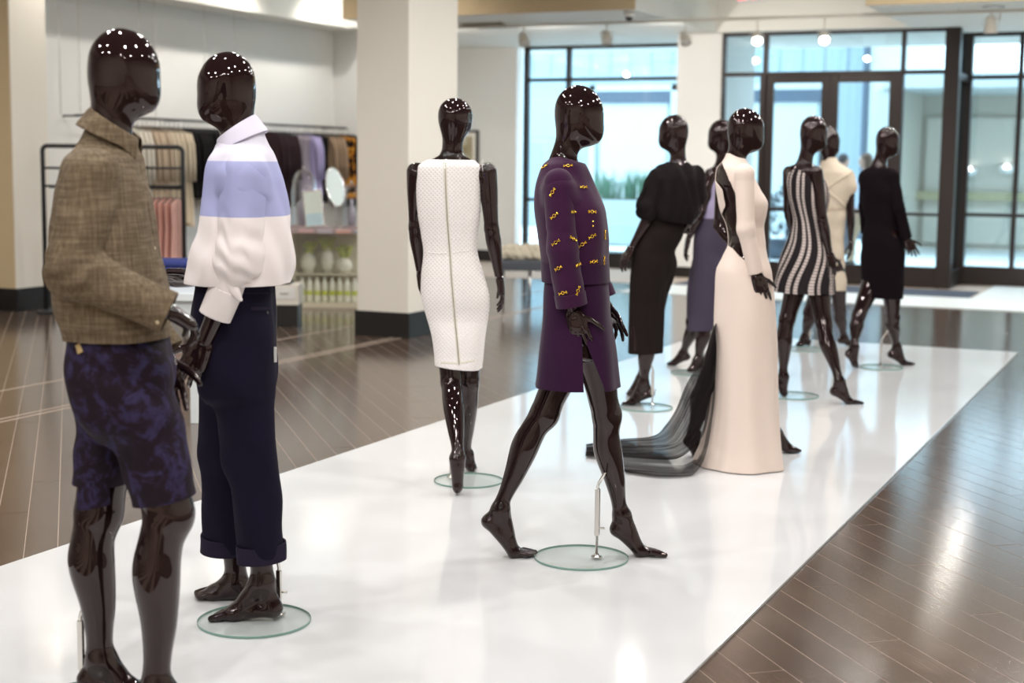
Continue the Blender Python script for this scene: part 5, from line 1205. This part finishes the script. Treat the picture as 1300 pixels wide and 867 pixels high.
vdat = [(.14, .34, .085, .22, 'rounded white vase on the display shelf, leftmost'), (.34, .36, .07, .27, 'tall white vase in the middle of the display shelf'), (.52, .34, .09, .17, 'low white bowl-shaped vase on the display shelf, rightmost')]
box('shelf', xl_+.02, xr_, .22, .54, .31, .325, m_oak, ct)
for x, y, r_, h_, lab in vdat:
    e = empty('vase', w_(xl_+x, y, .326)); tag(e, lab, 'vase', 'white vases under the counter')
    bm = bmesh.new(); lathe(bm, [(0, 0), (r_*.55, 0), (r_, h_*.4), (r_*.85, h_*.75), (r_*.45, h_*.93), (r_*.5, h_), (r_*.42, h_*.98), (r_*.35, h_*.8), (0, h_*.6)], 24); obj('body', bm, m_ceramic, e, smooth=True)
    R = random.Random(int(x*100)); bm = bmesh.new(); bl = bmesh.new()
    for k in range(9):
        a = R.uniform(0, 6.28); t_ = R.uniform(.1, .3); pts = [Vector((0, 0, h_*.8))]; 
        for q in range(4): pts.append(pts[-1]+Vector((math.cos(a)*t_*.10, math.sin(a)*t_*.08, .028+.01*R.random()))); a += R.uniform(-.6, .6)
        tube(bm, pts, .004, 5)
        for q in pts[1:]:
            for m_ in range(2): ball(bl, q+Vector((R.uniform(-.02, .02), R.uniform(-.02, .02), R.uniform(-.01, .015))), (.030, .018, .010), Matrix.Rotation(R.uniform(0, 3), 4, 'X'), 7, 5)
    obj('twigs', bm, m_twig, e, smooth=True); o = obj('leaves', bl, m_leaf, e, smooth=True); o['kind'] = 'stuff'
# bell jars, mirror and framed card on the counter
def bell(px, r_, h_, lab):
    c = w_(relc(px)[0], .25, zc_+.001); e = empty('bell_jar', c); tag(e, lab, 'bell jar', 'bell jars on the counter')
    bm = bmesh.new(); lathe(bm, [(r_, .02), (r_, h_*.6), (r_*.86, h_*.82), (r_*.5, h_*.96), (0, h_)], 28); obj('dome', bm, m_dome, e, smooth=True)
    bm = bmesh.new(); lathe(bm, [(0, 0), (r_*1.08, 0), (r_*1.08, .015), (r_*1.02, .02), (0, .02)], 28); obj('base', bm, m_trim, e, smooth=True); bm = bmesh.new(); ball(bm, (0, 0, h_+.014), .016); obj('knob', bm, m_chrome, e, smooth=True)
    bm = bmesh.new(); lathe(bm, [(0, .02), (r_*.45, .02), (r_*.5, h_*.4), (r_*.2, h_*.5), (r_*.25, h_*.62), (0, h_*.65)], 16); obj('displayed_object', bm, mat('grey_ceramic', (.45, .42, .48), .3), e, smooth=True)
m_dome = bpy.data.materials.new('clear_dome_glass'); m_dome.use_nodes = True
_t = m_dome.node_tree; _t.nodes.clear(); _o = _t.nodes.new('ShaderNodeOutputMaterial'); _g = _t.nodes.new('ShaderNodeBsdfGlossy'); _g.inputs['Roughness'].default_value = .02
_r = _t.nodes.new('ShaderNodeBsdfTransparent'); _r.inputs[0].default_value = (.93, .94, .96, 1); _x = _t.nodes.new('ShaderNodeMixShader'); _f = _t.nodes.new('ShaderNodeLayerWeight'); _f.inputs[0].default_value = .35
_t.links.new(_f.outputs['Facing'], _x.inputs[0]); _t.links.new(_r.outputs[0], _x.inputs[1]); _t.links.new(_g.outputs[0], _x.inputs[2]); _t.links.new(_x.outputs[0], _o.inputs[0])
bell(382, .135, .60, 'larger clear glass bell jar on the counter beside the two-tone shirt'); bell(443, .085, .46, 'smaller clear glass bell jar on the counter beside the square column')
e = empty('vanity_mirror', w_(relc(424)[0], .12, zc_+.001)); tag(e, 'oval tabletop mirror on a slim chrome stand on the counter', 'mirror')
MT = Matrix.Translation((0, 0, .42)) @ Matrix.Rotation(math.radians(-12), 4, 'Y') @ Matrix.Rotation(math.radians(84), 4, 'X') @ Matrix.Diagonal((.085, .20, 1, 1))
bm = bmesh.new(); lathe(bm, [(0, -.006), (1., -.006), (1., .006), (0, .006)], 36, Matrix.Rotation(PSI, 4, 'Z') @ MT); obj('mirror_glass', bm, mat('reflection_tinted_mirror', (.80, .93, .95), .35, .6), e, smooth=False)  # bright reflection put into the colour as a pale cyan tint
bm = bmesh.new(); tube(bm, [(Matrix.Rotation(PSI, 4, 'Z') @ MT) @ Vector((math.cos(a)*1.03, math.sin(a)*1.02, 0)) for a in np.linspace(0, 2*math.pi, 33)[:-1]], .008, 8, closed=True); obj('frame', bm, m_chrome, e, smooth=True)
bm = bmesh.new(); lathe(bm, [(0, 0), (.07, 0), (.065, .012), (.01, .02), (.008, .24), (0, .24)], 20); obj('stand', bm, m_chrome, e, smooth=True)
e = empty('framed_card', w_(relc(400)[0], .02, zc_+.014), PSI); tag(e, 'tilted framed pale card standing on the counter between the bell jars', 'frame'); e.rotation_euler = (math.radians(-12), math.radians(-7), PSI)
box('frame', -.10, .10, -.008, .008, 0, .38, m_steel, e, .003); box('card', -.085, .085, -.0095, -.008, .015, .365, mat('pale_green_card', (.70, .78, .72), .6), e); box('card_lower', -.085, .085, -.0105, -.0095, .015, .14, mat('pale_blue_print', (.50, .68, .74), .6), e)
# small white cabinet on a black plinth
cb = empty('cabinet', np.append(P(363, 350, 13.6)[:2], 0), PSI); tag(cb, 'small white cabinet with a drawer on a black plinth behind the cuffed trousers', 'cabinet')
s_ = 13.6/F; wv_ = 16*s_
box('plinth', -wv_+.02, wv_-.01, -.0, .3, ZF, 26*s_, m_black, cb, .003); box('body', -wv_-.03, wv_, -.02, .32, 26*s_+.001, 52*s_, m_wall, cb, .004); d_ = box('drawer', -wv_, wv_-.03, -.03, -.021, 34*s_, 49*s_, m_white, cb, .002); box('handle', -.05, .03, -.045, -.031, 41*s_, 42.5*s_, m_steel, d_, .002); box('tray', -wv_-.03, wv_-.08, 0, .3, 52*s_+.001, 52*s_+.02, m_black, cb, .003)
# bench and rolled throw
db = 16.2
bn = empty('bench', np.append(P(665, 340, db)[:2], 0), PSI); tag(bn, 'low grey upholstered bench with nailhead trim between the white and purple outfits', 'bench')
sb = db/F; m_up = fabric('grey_upholstery', (.10, .11, .13), .85, .1, 300, .3)
box('seat', -30*sb, 40*sb, 0, .5, .33, .44, m_up, bn, .02)
bm = bmesh.new()
for k in range(22): ball(bm, (-29*sb+k*.03, -.002, .335), .008, None, 8, 5)
obj('nailhead_trim', bm, m_steel, bn, smooth=True)['kind'] = 'stuff'
for x in (-26*sb, 8*sb, 36*sb):
    for y in (.05, .45): tub('leg', [(x, y, ZF), (x, y, .335)], [.012, .018], m_steel, bn, 10)
m_fur = fabric('cream_knit_throw', (.62, .56, .44), .95, .2, 60, 1., .3)
g = Field(); A_ = P(636, 329, db)+fw*.25; B_ = P(692, 326, db)+fw*.25; A_[2] = B_[2] = .44+.085
g.tube(A_, B_, [(0, .075), (.5, .090), (1, .078)], .03); g.tube(A_+np.array((0, 0, -.03))-fw*.07, B_+np.array((0, 0, -.035))-fw*.06, .05, .03)
v, q_ = g.mesh(.012, waves(7, .06, .010)); v[:, 2] = np.maximum(v[:, 2], .442); th = link('rolled_throw', to_mesh('rolled_throw', [(v, q_)]), m_fur); tag(th, 'rolled cream knitted throw lying on the grey bench', 'throw')
# framed picture on the back wall
a, b = onY(574, 165, YL), onY(608, 212, YL); e = empty('framed_picture', (float(a[0]+b[0])/2, YL, float(a[2]+b[2])/2)); tag(e, 'dark framed picture on the grey wall behind the white dress head', 'picture')
w2_, h2_ = abs(b[0]-a[0])/2, abs(a[2]-b[2])/2; box('frame', -w2_, w2_, -.04, .004, -h2_, h2_, m_black, e, .004); box('mount', -w2_+.04, w2_-.04, -.042, -.04, -h2_+.04, h2_-.04, m_wall, e)
mp_ = mat('blurred_photograph', (.5, .42, .25), .4); t = NT(mp_); t.color(t.ramp(t.noise(5, 2), [(.4, (.55, .50, .38)), (.6, (.32, .26, .14))])); box('photograph', -w2_+.09, w2_-.09, -.043, -.042, -h2_+.1, h2_-.1, mp_, e)
# ---------------- ceiling fittings
m_off = mat('ivory_enamel', (.70, .66, .58), .4); m_lit = mat('lit_lens', (1, .95, .9), .4, Emission_Color=(1, .96, .9), Emission_Strength=14.)
tk = empty('lighting_track', (-4., 16.9, 3.14)); tag(tk, 'pale lighting track running across the low ceiling by the windows', 'track')
box('track', -5.2, 5.5, -.018, .018, 0, .035, m_off, tk, .003)
for x in (-4.5, -1.5, 1.5, 4.2): tub('hanger', [(x, 0, .03), (x, 0, .062)], .006, m_off, tk, 6)
def track_head(c, tilt, rz, lit, lab, s=1., group='track lights by the windows'):
    e = empty('track_light', c, rz); tag(e, lab, 'track light', group); zt_ = 3.139-c[2]
    tub('stem', [(0, 0, 0.05*s), (0, 0, zt_)], .008, m_off, e, 8)
    Mx = Matrix.Rotation(tilt, 4, 'X'); bm = bmesh.new(); lathe(bm, [(0, .075*s), (.03*s, .075*s), (.045*s, .03*s), (.058*s, -.06*s), (.052*s, -.065*s), (.046*s, -.05*s), (0, -.045*s)], 20, Mx); h = obj('lamp_housing', bm, m_off, e, smooth=True)
    bm = bmesh.new(); lathe(bm, [(0, -.052*s), (.048*s, -.052*s), (.048*s, -.056*s), (0, -.058*s)], 20, Mx); obj('lens', bm, m_lit if lit else m_white, h, smooth=True)
    bm = bmesh.new(); tube(bm, [(-.062*s, 0, -.01*s), (-.062*s, 0, .05*s), (.062*s, 0, .05*s), (.062*s, 0, -.01*s)], .005, 6); obj('yoke', bm, m_off, e, smooth=True)
for px, py, lit, lab in ((665, 50, 0, 'unlit ivory track light nearest the grey wall above the left window'), (770, 47, 0, 'unlit ivory track light above the middle of the left window'), (870, 49, 0, 'unlit ivory track light in front of the pilaster'), (961, 48, 1, 'lit track light left above the double doors'), (1046, 47, 1, 'lit track light right above the double doors')):
    c = onY(px, py, 16.9); track_head(c, math.radians(-52 if lit else -35), math.radians(20 if lit else 40), lit, lab, 1.15)
c = onY(1258, 32, 16.9); track_head(c, .1, 0, 0, 'ivory track light hanging on two rods in front of the far right window', 1.3)
tub('second_rod', [(c[0]+.09, 16.9, c[2]+.05), (c[0]+.09, 16.9, 3.139)], .007, m_off, None, 8)
o = bpy.data.objects['second_rod']; o.parent = [q for q in bpy.data.objects if q.name.startswith('track_light') and abs(q.location.x-c[0]) < .01][0]; o.matrix_parent_inverse = Matrix.Translation(o.parent.location).inverted()
# dome camera, air vents, ceiling lights
c = G(799, 15, CZ); e = empty('dome_camera', c); tag(e, 'small white security camera with dark dome on the ceiling edge', 'camera')
bm = bmesh.new(); lathe(bm, [(0, 0), (.065, 0), (.065, -.05), (.05, -.06), (0, -.06)], 20); obj('housing', bm, m_white, e, smooth=True); bm = bmesh.new(); lathe(bm, [(.045, -.058), (.04, -.085), (.02, -.10), (0, -.103)], 20); obj('dome', bm, m_black, e, smooth=True)
c = G(622, 31, CZ); e = empty('air_vent', (c[0], c[1], CZ)); tag(e, 'dark square air vent in the low ceiling right of the column', 'vent')
box('frame', -.3, .3, -.3, .3, -.012, 0, m_off, e, .002)
for k in range(7): box('slat', -.27, .27, -.25+k*.08, -.21+k*.08, -.022, -.012, m_rack, e)
for px, py, lab in ((1047, 5, 'round recessed ceiling light above the double doors'), (1262, 8, 'round recessed ceiling light above the far right window')):
    c = G(px, py, CZ+(.5 if px < 1100 else 0)); e = empty('ceiling_light', (c[0], c[1], c[2])); tag(e, lab, 'ceiling light'); bm = bmesh.new(); lathe(bm, [(.11, 0), (.12, -.008), (.09, -.01), (.085, 0)], 24); obj('ring', bm, m_steel, e, smooth=True); bm = bmesh.new(); lathe(bm, [(0, -.003), (.085, -.003)], 24); obj('lens', bm, m_white, e)
# exit sign, only its lower edge in the frame
c = P(955, -6, 16.4); e = empty('exit_sign', c, 0); tag(e, 'red exit sign hanging at the top edge above the doors', 'sign')
box('housing', -.16, .16, -.02, .02, -.075, .11, m_white, e, .005); me_ = mat('lit_red', (.9, .05, .05), .4, Emission_Color=(1, .12, .12), Emission_Strength=2.5); box('face', -.15, .15, -.023, -.02, -.068, .10, m_white, e)
cu_ = bpy.data.curves.new('letters', 'FONT'); cu_.body = 'EXIT'; cu_.size = .16; cu_.extrude = .001; cu_.align_x = 'CENTER'; o = bpy.data.objects.new('letters', cu_); COL.objects.link(o); o.parent = e; o.location = (0, -.0245, -.045); o.rotation_euler = (math.pi/2, 0, 0); cu_.materials.append(me_); dg = bpy.context.evaluated_depsgraph_get(); mm = bpy.data.meshes.new_from_object(o.evaluated_get(dg)); lo_ = link('letters', mm, None, e, o.location); lo_.rotation_euler = o.rotation_euler; bpy.data.objects.remove(o)
tub('hanging_rod', [(0, 0, .1), (0, 0, 3.7-c[2])], .008, m_off, e, 6)
# fixtures of the high ceiling that light the runway
for k, a in enumerate(LAMPS[:0]): pass
# ================================================================== two passers-by beyond the glass doors
m_flesh = mat('skin_tone', (.50, .30, .22), .5); m_hair = mat('brown_hair', (.10, .055, .035), .7); m_hair2 = mat('dark_hair', (.02, .015, .015), .7)
HUM = dict(FEM); HUM['hl'] = (.092, .075); HUM['neck'] = (.050, .055); HUM['hand'] = .95; HUM['foot'] = .9
def passer(d, x, phi, hair, top, legs, shoe, lab, longhair):
    b = P(x, 300, d); M = Man('person', d, phi, (650, 400), HUM, .012); M.base = np.array([b[0], b[1], -.02]); M.root.location = M.base; M.root['label'] = lab; M.root['category'] = 'person'
    Fd, Ld = M.F, M.L; at = lambda f, l, z: Fd*f+Ld*l+UP*z
    c = at(.02, 0, 1.60); ax = (Fd, Ld, UP); f = M.f
    f.ell(c+at(-.01, 0, .02), ax, (.088, .072, .085), .02); f.ell(c+at(.025, 0, -.03), ax, (.058, .056, .085), .03); f.ell(c+at(.088, 0, -.015), ax, (.018, .011, .022), .012); f.ell(c+at(.078, 0, -.062), ax, (.012, .022, .008), .008)
    for s_ in (-1, 1): f.ell(c+at(0, .073*s_, -.01), ax, (.018, .008, .028), .006)
    f.tube(c+at(-.02, 0, -.07), at(-.01, 0, 1.42), [(0, .05), (1, .055)], .03)
    f.loft([(z, *(Fd*o)[:2], Ld[0], Ld[1], a_, b_) for z, o, a_, b_ in ((.82, 0, .15, .11), (.95, 0, .165, .12), (1.1, 0, .13, .10), (1.25, .01, .15, .11), (1.38, 0, .17, .09), (1.44, -.01, .08, .06))], .03)
    M.k = dict(HUM); arms = []
    for s_ in (-1, 1):
        A, B, C = at(-.01, .175*s_, 1.37), at(-.03, .22*s_, 1.09), at(.10, .20*s_, .86); f.tube(A, B, HUM['up'], .03); f.tube(B, C, HUM['fo'], .02); arms.append((A, B, C)); M.hand(C, C-B, -Ld*s_, s_, .5, .2)
        st_ = .16*s_; A, B, C = at(0, .085*s_, .86), at(.05+st_*.6, .09*s_, .48), at(st_*1.1, .09*s_, .09); f.tube(A, B, HUM['th'], .03); f.tube(B, C, HUM['ca'], .02); M.legs.append((A, B, C, Fd, .01))
        f.tube(C+at(-.03, 0, -.055), C+at(.15, 0, -.06), [(0, .030), (1, .024)], .02, flat=(Ld, 1.3))
    M.build(m_flesh)
    g = Field()
    for i in (0, 1): A, B, C = M.legs[i][:3]; g.tube(A, B, HUM['th'], .03, off=.016); g.tube(B, C, [(0, .062), (1, .052)], .02)
    g.loft([(z, 0, 0, Ld[0], Ld[1], a_, b_) for z, a_, b_ in ((.80, .14, .12), (.95, .18, .135), (1.04, .16, .12))], .04); M.shell('trousers', g, legs, thick=0)
    g = Field(); g.loft([(z, *(Fd*o)[:2], Ld[0], Ld[1], a_, b_) for z, o, a_, b_ in ((.86, 0, .19, .145), (1.0, 0, .185, .14), (1.15, 0, .165, .125), (1.3, .01, .175, .13), (1.4, 0, .185, .10), (1.455, -.01, .085, .065))], .03)
    for A, B, C in arms: g.tube(A, B, HUM['up'], .03, off=.014); g.tube(B, B+(C-B)*.85, HUM['fo'], .02, off=.014)
    M.shell('jacket', g, top, thick=0, post=waves(3, .12, .005))
    g = Field(); g.ell(c+at(-.026, 0, .035), ax, (.090, .086, .090), .02)
    if longhair: g.tube(c+at(-.05, .03, 0), c+at(-.06, .05, -.22), [(0, .06), (1, .035)], .03); g.tube(c+at(-.05, -.03, 0), c+at(-.06, -.05, -.22), [(0, .06), (1, .035)], .03)
    M.shell('hair', g, hair, thick=0, res=.010)
    g = Field()
    for i in (0, 1): C = M.legs[i][2]; g.tube(C+at(-.035, 0, -.055), C+at(.16, 0, -.062), [(0, .036), (1, .028)], .02, flat=(Ld, 1.3))
    M.shell('shoes', g, shoe, thick=0)
    return M
passer(23.2, 1096, 165, m_hair, fabric('pale_blue_jacket', (.42, .50, .62), .8), fabric('tan_trousers', (.42, .30, .20), .8), m_black, 'person with long brown hair in a pale blue jacket walking beyond the glass doors', True)
passer(25.5, 1067, 20, m_hair2, fabric('dark_coat', (.06, .06, .10), .8), fabric('grey_trousers', (.12, .12, .14), .8), m_black, 'person with short dark hair in a dark coat beyond the cream tunic', False)
